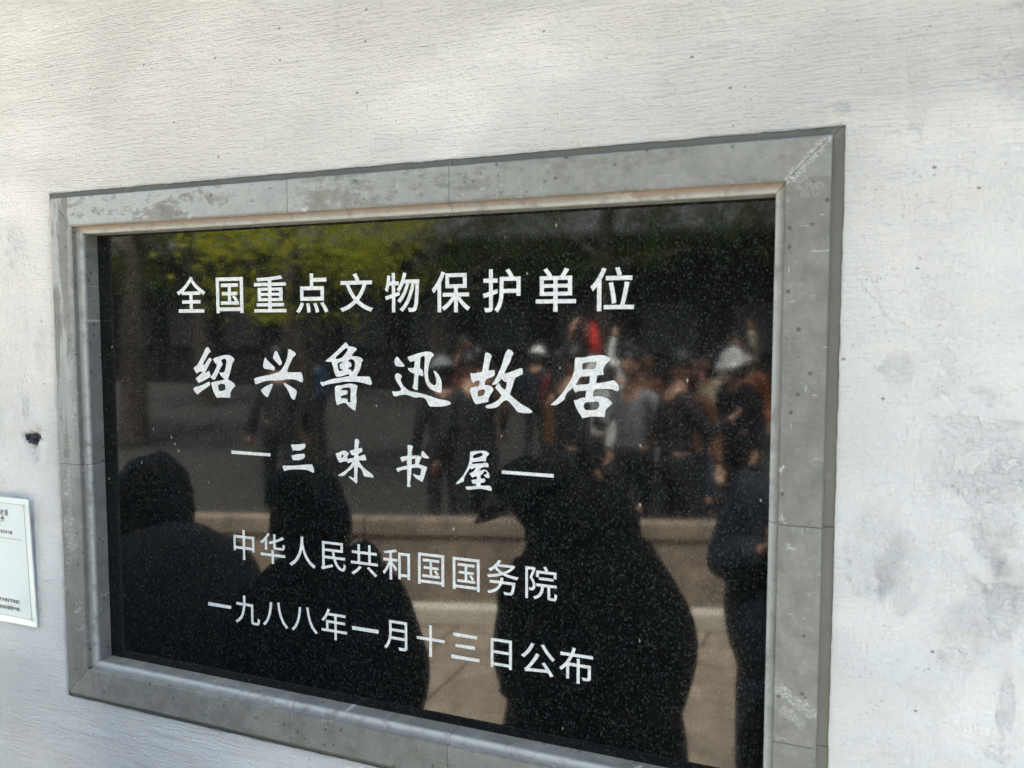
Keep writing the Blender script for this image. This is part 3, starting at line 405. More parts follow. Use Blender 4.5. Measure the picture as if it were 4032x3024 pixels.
tag(wall, 'white limewashed plaster wall with brush strokes and scuffs around the stone plaque', 'wall')
wm = mesh('plaster_face', verts, faces, True)
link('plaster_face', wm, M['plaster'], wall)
link('wall_core', box_mesh('wall_core', (-1.0, 0.26, WTOP/2), (16.0, 0.40, WTOP)), M['render_core'], wall)
bmc = bmesh.new()
prof = [(-0.40, WTOP-0.02), (-0.40, WTOP+0.06), (0.35, WTOP+0.62), (1.35, WTOP+0.1), (1.35, WTOP+0.003), (-0.05, WTOP+0.003)]
va = [bmc.verts.new((WX0, y, z)) for y, z in prof]; vb = [bmc.verts.new((WX1, y, z)) for y, z in prof]
for k in range(6): bmc.faces.new((va[k], va[(k+1) % 6], vb[(k+1) % 6], vb[k]))
bmc.faces.new(va[::-1]); bmc.faces.new(vb)
bmesh.ops.recalc_face_normals(bmc, faces=bmc.faces[:])
link('tiled_eave', bm_mesh('tiled_eave', bmc), M['tile'], wall)
# dark rubble inside the broken plug hole
M['hole'] = plain('dark_rubble', (0.035, 0.035, 0.055), 0.9, 0.6, 300)
bmr = bmesh.new()
for k in range(30):
    a = random.uniform(0, 6.28); r = random.random()**0.5
    add_box(bmr, (-0.139+0.020*r*math.cos(a), 0.0145+random.uniform(-0.003, 0.002), H0-0.402+0.0105*r*math.sin(a)),
            (random.uniform(.003, .009), .006, random.uniform(.003, .006)), random.uniform(-.6, .6), 0.0006)
link('plug_rubble', bm_mesh('plug_rubble', bmr), M['hole'], wall, kind='stuff')

# ---------------------------------------------------------------- plaque: stone frame blocks, slab, letters
PW, PH = 1.25, 0.83833
plaque = bpy.data.objects.new('stone_plaque', None); COL.objects.link(plaque); plaque.location = W(PW/2, PH, 0.04)
tag(plaque, 'polished black granite plaque with white carved Chinese lettering in a grey stone frame', 'plaque')
def lk(name, me, mat, **kw):
    o = link(name, me, mat, plaque, **kw); o.matrix_parent_inverse = Matrix.Translation(-plaque.location); return o
PROF = [(0.0695, 0.040), (0.0695, 0.0128), (0.0680, 0.0125), (0.0552, 0.0122), (0.0545, 0.0118), (0.0540, 0.0022), (0.0534, 0.0006), (0.0520, 0.0),
        (0.0012, 0.0), (0.0003, 0.0004), (0.0, 0.0016), (-0.0006, 0.0078), (-0.0016, 0.0088), (-0.0040, 0.0090), (-0.0066, 0.0097),
        (-0.0092, 0.0108), (-0.0112, 0.0122), (-0.0124, 0.0140), (-0.0128, 0.0165), (-0.0130, 0.047)]
def frame_block(side, a, b, seed):
    """a, b: joint positions along the side; None means the mitred corner"""
    rs = random.Random(seed); G = 0.0005
    def pt(o, z, end):
        t = a if end == 0 else b
        if side in 'TB':
            yy = -o if side == 'T' else PH+o
            xx = (-o if end == 0 else PW+o) if t is None else t
            if t is None: xx += G if end == 0 else -G
            else: xx += (G if end == 0 else -G)
            return W(xx, yy, z)
        xx = -o if side == 'L' else PW+o
        yy = (-o if end == 0 else PH+o) if t is None else t
        yy += (G if end == 0 else -G)
        return W(xx, yy, z)
    L = abs((b if b is not None else (PW if side in 'TB' else PH)) - (a if a is not None else 0))
    n = max(2, int(L/0.012))
    vs_, fs = [], []
    sc = 0.00035
    for k in range(n+1):
        t = k/n
        for i, (o, z) in enumerate(PROF):
            p0 = pt(o, z, 0); p1 = pt(o, z, 1); p = p0.lerp(p1, t)
            if 0 < k < n and 0 < i < len(PROF)-1:
                nn = mnoise.noise_vector(Vector((p.x*35+seed, i*0.6, p.z*35)))
                amp = 1.0 if i in (6, 7, 8, 9, 10, 15, 16, 17, 4, 5) else 0.4
                chip = max(0, mnoise.noise(Vector((p.x*22+seed*3, i, p.z*22))) - 0.45)*0.004 if i in (6, 7, 9, 10, 16) else 0
                p = p + Vector((nn.x, 0, nn.z))*sc*amp + Vector((0, abs(chip)+nn.y*sc*0.5*amp, 0))
            if k in (0, n): p = p + Vector((0, 0.0006 if 3 < i < 19 else 0, 0))
            vs_.append(p)
    m = len(PROF)
    for k in range(n):
        for i in range(m-1):
            fs.append((k*m+i, k*m+i+1, (k+1)*m+i+1, (k+1)*m+i))
    fs.append(tuple(range(m))); fs.append(tuple(reversed(range(n*m, n*m+m))))
    me = mesh('frame_block', vs_, fs)
    bm = bmesh.new(); bm.from_mesh(me); bmesh.ops.recalc_face_normals(bm, faces=bm.faces[:]); bm.to_mesh(me); bm.free()
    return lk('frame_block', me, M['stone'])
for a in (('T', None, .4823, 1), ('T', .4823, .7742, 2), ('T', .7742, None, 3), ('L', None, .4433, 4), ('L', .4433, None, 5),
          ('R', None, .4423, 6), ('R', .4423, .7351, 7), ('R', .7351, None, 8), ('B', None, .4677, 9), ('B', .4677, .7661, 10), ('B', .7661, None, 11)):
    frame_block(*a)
# mortar bed seen in the open joints
bmj = bmesh.new()
for (x, y, sx, sz) in ((PW/2, -0.026, PW+0.11, 0.048), (PW/2, PH+0.026, PW+0.11, 0.048), (-0.026, PH/2, 0.048, PH), (PW+0.026, PH/2, 0.048, PH)):
    add_box(bmj, W(x, y, 0.021), (sx, 0.036, sz))
lk('joint_mortar', bm_mesh('joint_mortar', bmj), M['mortar'])
lk('granite_slab', box_mesh('granite_slab', W(PW/2, PH/2, 0.0539), (PW+0.02, 0.0198, PH+0.02)), M['granite'])

GZ = 0.044
def to_mesh(curve):
    o = bpy.data.objects.new('tmp', curve); COL.objects.link(o)
    bpy.context.view_layer.update()
    me = bpy.data.meshes.new_from_object(o.evaluated_get(bpy.context.evaluated_depsgraph_get()))
    COL.objects.unlink(o); bpy.data.objects.remove(o); return me
def smooth_loop(pts, n=4):
    out = []; N = len(pts)
    for i in range(N):
        p0, p1, p2, p3 = [Vector(pts[(i+k-1) % N]) for k in range(4)]
        # keep sharp corners: shorten the tangents where the outline turns hard
        def tan(a, b, c):
            u = (b-a); v = (c-b)
            if u.length < 1e-9 or v.length < 1e-9: return Vector((0, 0))
            cs = u.normalized().dot(v.normalized())
            f = 1.0 if cs > 0.45 else (0.35 if cs > -0.1 else 0.1)
            return (c-a)*0.5*f
        t1, t2 = tan(p0, p1, p2), tan(p1, p2, p3)
        L = (p2-p1).length
        for t in (t1, t2):
            if t.length > L: t *= L/t.length
        for k in range(n):
            s = k/n; s2 = s*s; s3 = s2*s
            out.append(p1*(2*s3-3*s2+1)+t1*(s3-2*s2+s)+p2*(-2*s3+3*s2)+t2*(s3-s2))
    return out
def outline_mesh(loops, smooth=True, thick=0.0005):
    cu = bpy.data.curves.new('glyph', 'CURVE'); cu.dimensions = '2D'; cu.fill_mode = 'BOTH'; cu.extrude = thick/2
    for lp in loops:
        pts = smooth_loop(lp) if smooth else [Vector(p) for p in lp]
        sp = cu.splines.new('POLY'); sp.points.add(len(pts)-1); sp.use_cyclic_u = True
        for a, p in zip(sp.points, pts): a.co = (p.x/1000, p.y/1000, 0, 1)
    me = to_mesh(cu)
    # plane coordinates (x, y down) to the wall
    for v in me.vertices:
        c = v.co.copy(); v.co = W(c.x, c.y, GZ - 0.00015 + c.z)
    me.flip_normals(); return me
def glyph(ch, x0, x1, y0, y1, bold=0.0, thick=0.0005):
    """a character of the built-in font, fitted to its measured box; local coordinates x right, y down"""
    cu = bpy.data.curves.new('txt', 'FONT'); cu.body = ch; cu.fill_mode = 'BOTH'; cu.extrude = 0.001; cu.offset = bold; cu.resolution_u = 5
    me = to_mesh(cu)
    n = len(me.vertices)
    co = np.empty(n*3); me.vertices.foreach_get('co', co); co = co.reshape(-1, 3)
    mn, mx = co.min(0), co.max(0)
    co[:, 0] = x0+(co[:, 0]-mn[0])/(mx[0]-mn[0])*(x1-x0)
    co[:, 1] = y1-(co[:, 1]-mn[1])/(mx[1]-mn[1])*(y1-y0)
    co[:, 2] = (co[:, 2]-(mn[2]+mx[2])/2)/(mx[2]-mn[2])*thick
    return me, co
def put_glyph(name, ch, x0, x1, y0, y1, bold, fn):
    me, co = glyph(ch, x0, x1, y0, y1, bold)
    for v, c in zip(me.vertices, co): v.co = fn(c)
    me.materials.clear(); return me
for key in ('shao', 'xing', 'lu', 'xun', 'gu', 'ju', 'san', 'wei', 'shu', 'wu'):
    lk('carved_character', outline_mesh(TRACED[key]), M['paint'])
for b in BARS: lk('carved_dash', outline_mesh([b], False), M['paint'])
for b in YI: lk('carved_character', outline_mesh([b], False), M['paint'])
lk('carved_character', outline_mesh(THREE, False), M['paint'])
for gi, (ch, x0, x1, y0, y1) in enumerate(BOXES):
    me = put_glyph('c', ch, x0/1000, x1/1000, y0/1000, y1/1000, 0.010 if gi < 10 else 0.003, lambda c: W(c[0], c[1], GZ-0.00015+c[2]))
    lk('carved_character', me, M['paint'])

# ---------------------------------------------------------------- acrylic notice at the left
sign = bpy.data.objects.new('notice_panel', None); COL.objects.link(sign)
SY0, SY1, SX0, SX1 = 0.5198, 0.7776, -0.324, -0.138
sign.location = W(-0.231, SY1, 0.004)
tag(sign, 'pale acrylic notice panel with black Chinese text, leaning off the wall left of the plaque', 'sign')
def SP(x, y, lift=0.0):
    t = (y-SY0)/(SY1-SY0); return W(x, y, -0.0045+0.0085*t - lift)
def lks(name, me, mat):
    o = link(name, me, mat, sign); o.matrix_parent_inverse = Matrix.Translation(-sign.location); return o
q = NT('frosted_acrylic'); p_ = q.pos()
M['acrylic'] = q.fin(Base_Color=q.mix(q.noise(p_, 14, 4), (0.62, 0.70, 0.695), (0.68, 0.745, 0.735)), Roughness=0.28, Specular_IOR_Level=0.5, Coat_Weight=0.2)
M['acrylic_face'] = plain('printed_face', (0.60, 0.68, 0.685), 0.35, 0.03, 12)
M['ink'] = plain('black_ink', (0.025, 0.025, 0.03), 0.5)
M['rule'] = plain('grey_rule', (0.33, 0.34, 0.32), 0.5)
M['cap'] = plain('brass_corner', (0.45, 0.43, 0.36), 0.4)
def slab_on_sign(x0, x1, y0, y1, l0, l1, bev=0.0):
    bm = bmesh.new()
    vs_ = [bm.verts.new(SP(x, y, l)) for l in (l0, l1) for x, y in ((x0, y0), (x1, y0), (x1, y1), (x0, y1))]
    for f in ((0, 1, 2, 3), (7, 6, 5, 4), (0, 4, 5, 1), (1, 5, 6, 2), (2, 6, 7, 3), (3, 7, 4, 0)): bm.faces.new([vs_[k] for k in f])
    bmesh.ops.recalc_face_normals(bm, faces=bm.faces[:])
    if bev: bmesh.ops.bevel(bm, geom=bm.edges[:], offset=bev, segments=2, affect='EDGES')
    return bm
lks('panel', bm_mesh('panel', slab_on_sign(SX0, SX1, SY0, SY1, -0.0030, 0.0, 0.0006)), M['acrylic'])
lks('printed_sheet', bm_mesh('printed_sheet', slab_on_sign(-0.3118, -0.1502, 0.5313, 0.7637, 0.0001, 0.0003)), M['acrylic_face'])
bmb = bmesh.new()
def rect_into(bm, x0, x1, y0, y1, l0=0.0004, l1=0.0006):
    b2 = slab_on_sign(x0, x1, y0, y1, l0, l1); me = bm_mesh('t', b2); bm.from_mesh(me); bpy.data.meshes.remove(me)
bx0, bx1, by0, by1, bw = -0.3118, -0.1502, 0.5313, 0.7637, 0.0009
rect_into(bmb, bx0, bx1, by0, by0+bw); rect_into(bmb, bx0, bx1, by1-bw, by1)
rect_into(bmb, bx0, bx0+bw, by0+bw, by1-bw); rect_into(bmb, bx1-bw, bx1, by0+bw, by1-bw)
rect_into(bmb, -0.250, -0.212, 0.5780, 0.5786)
lks('border_line', bm_mesh('border_line', bmb), M['rule'])
bmb = bmesh.new(); rect_into(bmb, -0.300, -0.1625, 0.6024, 0.6036); lks('rule_line', bm_mesh('rule_line', bmb), M['rule'])
for (x, y) in ((-0.1525, 0.5325), (-0.1520, 0.7625)):
    bmb = bmesh.new(); rect_into(bmb, x-0.0022, x+0.0022, y-0.0022, y+0.0022, .0007, .0010); rect_into(bmb, x+0.0062, x+0.0070, y-0.004, y+0.004, .0007, .0010)
    lks('corner_mark', bm_mesh('corner_mark', bmb), M['cap'])
def sign_text(s, xr, y0, y1, w, bold=0.01, narrow=0.5):
    """right-aligned run of characters ending at xr"""
    x = xr
    for ch in reversed(s):
        cw = w*narrow if ch in '】' else w
        g = 0.06*w
        me = put_glyph('c', ch, x-cw+g, x-g, y0, y1, bold, lambda c: SP(c[0], c[1], 0.0005) + Vector((0, c[2]*0.4, 0)))
        lks('printed_character', me, M['ink']); x -= cw
sign_text('故居', -0.1953, 0.5450, 0.5568, 0.0119, 0.012)
sign_text('屋', -0.2075, 0.5592, 0.5710, 0.0119, 0.012)
sign_text('传承历史文脉', -0.1875, 0.5865, 0.5938, 0.0070, 0.004)
sign_text('更多精彩早知道】', -0.1820, 0.7272, 0.7350, 0.0080, 0.01, 0.4)
sign_text('我有问题要举报】', -0.1818, 0.7427, 0.7505, 0.0080, 0.01, 0.4)
# ---------------------------------------------------------------- the lane the plaque mirrors
def mat_paving():
    q = NT('sandstone_paving'); p = q.pos(); g = q.n('ShaderNodeNewGeometry').outputs['Position']
    rnd = q.n('ShaderNodeObjectInfo').outputs['Random']
    c = q.mix(q.ramp(q.noise(g, 7, 8, 0.72), (0.36, 0.0), (0.64, 1.0)), (0.145, 0.108, 0.080), (0.37, 0.29, 0.215))
    c = q.mix(q.math('MULTIPLY', rnd, 0.4), c, (0.20, 0.16, 0.125))
    c = q.mix(q.math('MULTIPLY', q.ramp(q.noise(g, 2.2, 5, 0.7), (0.46, 0.0), (0.62, 1.0)), 0.65), c, (0.13, 0.10, 0.08))  # dark mottling stands in for tree and people shadows
    return q.fin(Base_Color=c, Roughness=0.85, Normal=q.bump(q.noise(g, 90, 4), 0.003, 0.6))
M['paving'] = mat_paving()
q = NT('lane_earth'); p_ = q.pos()
M['lane'] = q.fin(Base_Color=q.mix(q.noise(p_, 1.6, 6, 0.6), (0.016, 0.0145, 0.013), (0.036, 0.032, 0.028)), Roughness=0.9)
g = mesh('ground', [(-60, -60, -0.055), (60, -60, -0.055), (60, 60, -0.055), (-60, 60, -0.055)], [(0, 1, 2, 3)])
link('ground', g, M['lane'], kind='structure')
pave = bpy.data.objects.new('paved_path', None); COL.objects.link(pave); tag(pave, kind='structure')
bmp_ = bmesh.new(); add_box(bmp_, (0, 0, 0), (0.588, 0.718, 0.05), 0, 0.006); pm = bm_mesh('paving_slab', bmp_)
pm_bounce = pm.copy(); pm_bounce.materials.append(plain('bounce_paving', (0.58, 0.55, 0.49), 0.85, 0.15, 4)); pm.materials.append(M['paving'])  # unseen pale rows by the wall, added to bounce light onto it
for i in range(-11, 5):
    for j in range(0, 6):
        o = link('paving_slab', pm_bounce if j < 3 else pm, M['paving'], pave)
        o.location = (i*0.6 + (0.3 if j % 2 else 0), -0.365 - j*0.73, -0.026 + random.uniform(-.002, .002))
        o.rotation_euler = (random.uniform(-.004, .004), random.uniform(-.004, .004), 0)
# low stone parapet of upright slabs under a coping, with a kerb at its foot
para = bpy.data.objects.new('stone_parapet', None); COL.objects.link(para)
tag(para, 'low sandstone parapet of upright slabs under a pale coping across the lane, seen mirrored', 'parapet')
A0 = Vector((-1.28, -3.46, 0)); A1 = Vector((0.5, -4.05, 0)); dirv = (A1-A0).normalized(); ang = math.atan2(dirv.y, dirv.x)
para.location = A0; para.rotation_euler = (0, 0, ang)
M['para'] = M['paving']
M['cop'] = M['paving']; M['kerb'] = plain('pale_kerb', (0.50, 0.44, 0.36), 0.8, 0.2, 8)
bm_ = bmesh.new(); add_box(bm_, (0, 0, 0.27), (1.17, 0.10, 0.54), 0, 0.008); sm_ = bm_mesh('parapet_slab', bm_)
bm_ = bmesh.new(); add_box(bm_, (0, 0.01, 0.60), (1.19, 0.13, 0.11), 0, 0.012); cm_ = bm_mesh('coping_block', bm_)
bm_ = bmesh.new(); add_box(bm_, (0, 0.13, 0.055), (1.19, 0.12, 0.12), 0, 0.014); km_ = bm_mesh('kerb_block', bm_)
for i in range(-6, 4):
    for nm, me, mt in (('parapet_slab', sm_, 'para'), ('coping_block', cm_, 'cop'), ('kerb_block', km_, 'kerb')):
        o = link(nm, me, M[mt], para); o.location = (i*1.2+0.31, random.uniform(-.004, .004), 0)

# old timber-fronted house and white gable across the lane
M['timber'] = plain('dark_timber', (0.012, 0.009, 0.007), 0.6, 0.4, 9)
M['whitewall'] = plain('old_whitewash', (0.40, 0.40, 0.37), 0.9, 0.2, 3)
house = bpy.data.objects.new('timber_house', None); COL.objects.link(house); house.location = (-11, -21, 0)
tag(house, 'dark timber fronted old house with a grey tiled roof beyond the crowd, seen mirrored', 'house')
def lh(name, me, mat):
    o = link(name, me, mat, house); o.matrix_parent_inverse = Matrix.Translation(-house.location); return o
lh('wall', box_mesh('wall', (-12, -22, 2.5), (44, 2.0, 5.0)), M['timber'])
for k in range(18): lh('post', box_mesh('post', (-33+k*2.4, -20.86, 1.9), (0.22, 0.2, 3.8)), M['timber'])
for k in range(17):
    lh('window', box_mesh('window', (-31.8+k*2.4, -20.93, 1.9), (1.5, 0.08, 1.3)), M['tile'])
bm_ = bmesh.new()
pr = [(-19.6, 4.3), (-19.6, 4.45), (-22.2, 6.6), (-24.6, 4.45), (-24.6, 4.3)]
va = [bm_.verts.new((-35, y, z)) for y, z in pr]; vb = [bm_.verts.new((11, y, z)) for y, z in pr]
for k in range(5): bm_.faces.new((va[k], va[(k+1) % 5], vb[(k+1) % 5], vb[k]))
bm_.faces.new(va[::-1]); bm_.faces.new(vb); bmesh.ops.recalc_face_normals(bm_, faces=bm_.faces[:])
lh('roof', bm_mesh('roof', bm_), M['tile'])

# camphor trees
q = NT('camphor_leaf'); rn = q.n('ShaderNodeObjectInfo').outputs['Random']; p_ = q.pos()
lc = q.mix(q.noise(p_, 2.0, 3), (0.030, 0.050, 0.010), (0.075, 0.095, 0.016))
M['leaf'] = q.fin(Base_Color=lc, Roughness=0.5)
tr = q.n('ShaderNodeBsdfTranslucent', {'Color': q.mix(0.5, lc, (0.20, 0.24, 0.02))}); ad = q.n('ShaderNodeMixShader', {0: 0.35})
q.t.links.new(q.p.outputs[0], ad.inputs[1]); q.t.links.new(tr.outputs[0], ad.inputs[2]); q.t.links.new(ad.outputs[0], q.out.inputs[0])
def leaf_mat(name, a, b, tcol):
    q = NT(name); p_ = q.pos(); lc = q.mix(q.noise(p_, 1.6, 3), a, b); q.fin(Base_Color=lc, Roughness=0.5)
    tr = q.n('ShaderNodeBsdfTranslucent', {'Color': q.mix(0.5, lc, tcol)}); ad = q.n('ShaderNodeMixShader', {0: 0.4})
    q.t.links.new(q.p.outputs[0], ad.inputs[1]); q.t.links.new(tr.outputs[0], ad.inputs[2]); q.t.links.new(ad.outputs[0], q.out.inputs[0]); return q.m
M['sunlit_leaf'] = leaf_mat('sunlit_leaf', (0.16, 0.20, 0.015), (0.58, 0.56, 0.04), (0.70, 0.68, 0.04, 1))  # sunlight painted into the leaf colour of the near tree
M['bark'] = plain('grey_bark', (0.07, 0.055, 0.04), 0.9, 0.4, 15)
def tree(x, y, h, spread, seed, label, low=2.2, nclump=110, leaf='leaf'):
    rs = random.Random(seed)
    t = bpy.data.objects.new('camphor_tree', None); COL.objects.link(t); t.location = (x, y, -0.05)
    tag(t, label, 'tree', 'trees across the lane')
    bm = bmesh.new()
    def limb(a, b, r0, r1):
        d = (b-a); m = a.lerp(b, .5)
        mat = Matrix.Translation(m) @ d.to_track_quat('Z', 'Y').to_matrix().to_4x4()
        bmesh.ops.create_cone(bm, cap_ends=True, segments=9, radius1=r0, radius2=r1, depth=d.length, matrix=mat)
    k1 = Vector((rs.uniform(-.2, .2), rs.uniform(-.2, .2), low)); k2 = k1 + Vector((rs.uniform(-.3, .3), rs.uniform(-.3, .3), h*0.3))
    limb(Vector((0, 0, 0)), k1, .24, .17); limb(k1, k2, .17, .10)
    tips = []
    for k in range(9):
        a = k*0.72+rs.random(); b0 = k1.lerp(k2, rs.random())
        e = b0 + Vector((math.cos(a)*spread*rs.uniform(.45, .8), math.sin(a)*spread*rs.uniform(.45, .8), rs.uniform(.4, h*0.3)))
        limb(b0, e, .07, .03); tips.append(e)
    link('trunk', bm_mesh('trunk', bm), M['bark'], t)
    vs_, fs = [], []
    c0 = Vector((0, 0, low + (h-low)*0.5))
    for k in range(nclump):
        while True:
            d = Vector((rs.uniform(-1, 1), rs.uniform(-1, 1), rs.uniform(-1, 1)))
            if 0.35 < d.length < 1: break
        c = c0 + Vector((d.x*spread, d.y*spread, d.z*(h-low)*0.55))
        rr = rs.uniform(.25, .5)
        for j in range(70):
            o = Vector((rs.gauss(0, 1), rs.gauss(0, 1), rs.gauss(0, .6)))*rr*0.6
            ax = Vector((rs.uniform(-1, 1), rs.uniform(-1, 1), rs.uniform(-.6, .4))).normalized(); bx = ax.orthogonal().normalized()
            s = rs.uniform(.05, .09); p = c+o; n = len(vs_)
            vs_ += [p, p+ax*s+bx*s*.35, p+ax*s*2, p+ax*s-bx*s*.35]; fs.append((n, n+1, n+2, n+3))
    cr_ = mesh('crown', vs_, fs); link('crown', cr_, M[leaf], t)
    return t
tree(-5.0, -7.4, 4.3, 1.6, 3, 'camphor tree, sunlight painted into its yellow-green leaves, with low hanging branches mirrored at top left', 2.1, 36, 'sunlit_leaf')
tree(-9.6, -9.0, 6.8, 2.6, 4, 'broad camphor tree at the far left of the mirrored lane', 2.4, 120)
tree(-3.2, -15.0, 7.8, 3.0, 5, 'dark camphor tree standing in front of the timber house', 3.0, 120)
tree(0.8, -12.5, 7.5, 2.8, 6, 'camphor tree at the right end of the mirrored lane', 3.1, 120)
tree(-13.5, -15.0, 8.0, 3.2, 8, 'tall camphor tree behind the broad one at far left', 2.6, 110)
tree(-8.0, -17.0, 8.2, 3.2, 9, 'tall camphor tree midway along the timber house', 2.6, 110)

# ---------------------------------------------------------------- people
def skin_mesh(name, pts, edges, subd=2):
    """pts: list of (Vector, rx, ry); grown with a Skin modifier"""
    me = bpy.data.meshes.new(name); me.from_pydata([p[0] for p in pts], edges, [])
    o = bpy.data.objects.new(name, me); COL.objects.link(o)
    m = o.modifiers.new('s', 'SKIN'); m.use_smooth_shade = True
    for v, p in zip(me.skin_vertices[0].data, pts): v.radius = (p[1], p[2])
    me.skin_vertices[0].data[0].use_root = True
    sb = o.modifiers.new('d', 'SUBSURF'); sb.levels = subd; sb.render_levels = subd
    bpy.context.view_layer.update()
    r = bpy.data.meshes.new_from_object(o.evaluated_get(bpy.context.evaluated_depsgraph_get()))
    COL.objects.unlink(o); bpy.data.objects.remove(o); return r
def head_into(bm, c, R, pitch, yaw):
    """head with brow, nose, lips, chin, ears; faces local -Y before turning"""
    mat = Matrix.Translation(c) @ Matrix.Rotation(yaw, 4, 'Z') @ Matrix.Rotation(pitch, 4, 'X')
    b2 = bmesh.new(); bmesh.ops.create_uvsphere(b2, u_segments=32, v_segments=24, radius=1.0)
    for v in b2.verts:
        x, y, z = v.co
        y2 = y*1.16; x2 = x*0.90; z2 = z*1.28
        if y < 0:                                   # face
            if z < -0.1: x2 *= 1-0.34*min(1, (-0.1-z)/0.9); y2 *= 1-0.10*(-z)
            y2 = y2*0.90
            nz = math.exp(-((x/0.13)**2) - ((z+0.10)/0.20)**2); y2 -= 0.22*nz
            y2 += 0.10*math.exp(-((abs(x)-0.33)/0.14)**2-((z-0.06)/0.12)**2)
            y2 -= 0.06*math.exp(-((x/0.5)**2)-((z-0.26)/0.10)**2)
            y2 -= 0.09*math.exp(-((x/0.22)**2)-((z+0.46)/0.07)**2)+0.05*math.exp(-((x/0.22)**2)-((z+0.56)/0.06)**2)
            y2 -= 0.10*math.exp(-((x/0.25)**2)-((z+0.82)/0.14)**2)
        v.co = Vector((x2, y2, z2))*R
    for s in (-1, 1):
        r = bmesh.ops.create_icosphere(b2, subdivisions=2, radius=1.0, matrix=Matrix.Translation((s*0.90*R, 0.06*R, -0.05*R)) @ Matrix.Diagonal((.10*R, .20*R, .28*R, 1)))
    b2.transform(mat); me = bm_mesh('h', b2); bm.from_mesh(me); bpy.data.meshes.remove(me)
    return mat
def remesh(name, bm, vox):
    me = bm_mesh(name, bm); o = bpy.data.objects.new(name, me); COL.objects.link(o)
    m = o.modifiers.new('r', 'REMESH'); m.mode = 'VOXEL'; m.voxel_size = vox; m.use_smooth_shade = True
    bpy.context.view_layer.update()
    r = bpy.data.meshes.new_from_object(o.evaluated_get(bpy.context.evaluated_depsgraph_get()))
    COL.objects.unlink(o); bpy.data.objects.remove(o); bpy.data.meshes.remove(me); return r
HAND = [  # finger chains relative to the palm end: (side, start, lengths)
    (-0.030, 0.055, (0.028, 0.020, 0.016)), (-0.010, 0.062, (0.032, 0.023, 0.018)), (0.010, 0.060, (0.030, 0.021, 0.017)), (0.029, 0.052, (0.024, 0.016, 0.014))]
def build_body(H, pose, vox=0.011):
    """one continuous body. pose: lean (forward), head pitch/yaw, arm targets 'l','r' = (elbow, wrist) in body space; faces -Y"""
    s = H/1.70; V = lambda x, y, z: Vector((x, y, z))*s
    lean = pose.get('lean', 0.05)
    def L(v):   # bend the upper body forward about the hips
        p = v - V(0, 0, .92); R_ = Matrix.Rotation(lean, 3, 'X'); return R_ @ p + V(0, 0, .92)
    st = pose.get('step', 0.05)
    P = {'pelvis': (V(0, 0, .92), .155, .11), 'waist': (L(V(0, 0, 1.06)), .135, .095), 'chest': (L(V(0, -.005, 1.26)), .150, .105),
         'collar': (L(V(0, .005, 1.40)), .075, .06), 'neck': (L(V(0, -.005, 1.46)), .052, .052), 'nape': (L(V(0, -.02, 1.53)), .05, .05)}
    for sd, k in ((-1, 'r'), (1, 'l')):
        P['hip'+k] = (V(sd*.09, 0, .86), .085, .085); P['knee'+k] = (V(sd*.10, -.01-sd*st, .48), .055, .058)
        P['ank'+k] = (V(sd*.105, .02-sd*st*1.6, .09), .038, .04); P['toe'+k] = (V(sd*.115, -.15-sd*st*1.6, .035), .038, .028)
        P['sho'+k] = (L(V(sd*.165, 0, 1.37)), .058, .058)
        el, wr = pose.get(k, (V(sd*.24, .02, 1.10)/s, V(sd*.26, -.08, .86)/s))
        P['elb'+k] = (L(Vector(el)*s), .042, .042); P['wri'+k] = (L(Vector(wr)*s), .028, .028)
    names = list(P); pts = [(P[n][0], P[n][1]*s, P[n][2]*s) for n in names]; ix = {n: i for i, n in enumerate(names)}
    E = [('pelvis', 'waist'), ('waist', 'chest'), ('chest', 'collar'), ('collar', 'neck'), ('neck', 'nape')]
    for k in 'rl': E += [('pelvis', 'hip'+k), ('hip'+k, 'knee'+k), ('knee'+k, 'ank'+k), ('ank'+k, 'toe'+k), ('collar', 'sho'+k), ('sho'+k, 'elb'+k), ('elb'+k, 'wri'+k)]
    edges = [(ix[a], ix[b]) for a, b in E]
    bm = bmesh.new(); me = skin_mesh('b', pts, edges); bm.from_mesh(me); bpy.data.meshes.remove(me)
    hc = P['nape'][0] + Matrix.Rotation(lean*0.6, 3, 'X') @ V(0, -.025, .095)
    hm = head_into(bm, hc, 0.092*s, pose.get('pitch', 0.1), pose.get('yaw', 0))
    for k, sd in (('r', -1), ('l', 1)):
        w = P['wri'+k][0]; e = P['elb'+k][0]; d = (w-e).normalized(); side = d.cross(Vector((0, 1, 0.3))).normalized(); nrm = side.cross(d)
        palm = w + d*0.05*s
        m = skin_mesh('p', [(w-d*0.01, .026*s, .02*s), (palm, .036*s, .016*s), (palm+d*0.025*s, .036*s, .014*s)], [(0, 1), (1, 2)], 1)
        bm.from_mesh(m); bpy.data.meshes.remove(m)
        for (o, st_, ln) in HAND:
            p0 = w + d*st_*s*0.75 + side*o*s; fp = [(p0, .010*s, .010*s)]; dd = d.copy(); cur = w+d*(st_+0.03)*s+side*o*s; fp.append((cur, .009*s, .009*s))
            for q_, l in enumerate(ln):
                dd = (dd + nrm*0.35*sd).normalized(); cur = cur + dd*l*s; fp.append((cur, (.0088-.0008*q_)*s, (.0088-.0008*q_)*s))
            m = skin_mesh('f', fp, [(i, i+1) for i in range(len(fp)-1)], 1); bm.from_mesh(m); bpy.data.meshes.remove(m)
        t0 = w + d*0.02*s; t1 = w + d*0.05*s - side*0.045*s + nrm*0.01*s; t2 = t1 + d*0.03*s - side*0.008*s
        m = skin_mesh('t', [(t0, .012*s, .012*s), (t1, .011*s, .011*s), (t2, .009*s, .009*s)], [(0, 1), (1, 2)], 1); bm.from_mesh(m); bpy.data.meshes.remove(m)
    return remesh('body', bm, vox), P, hm, s
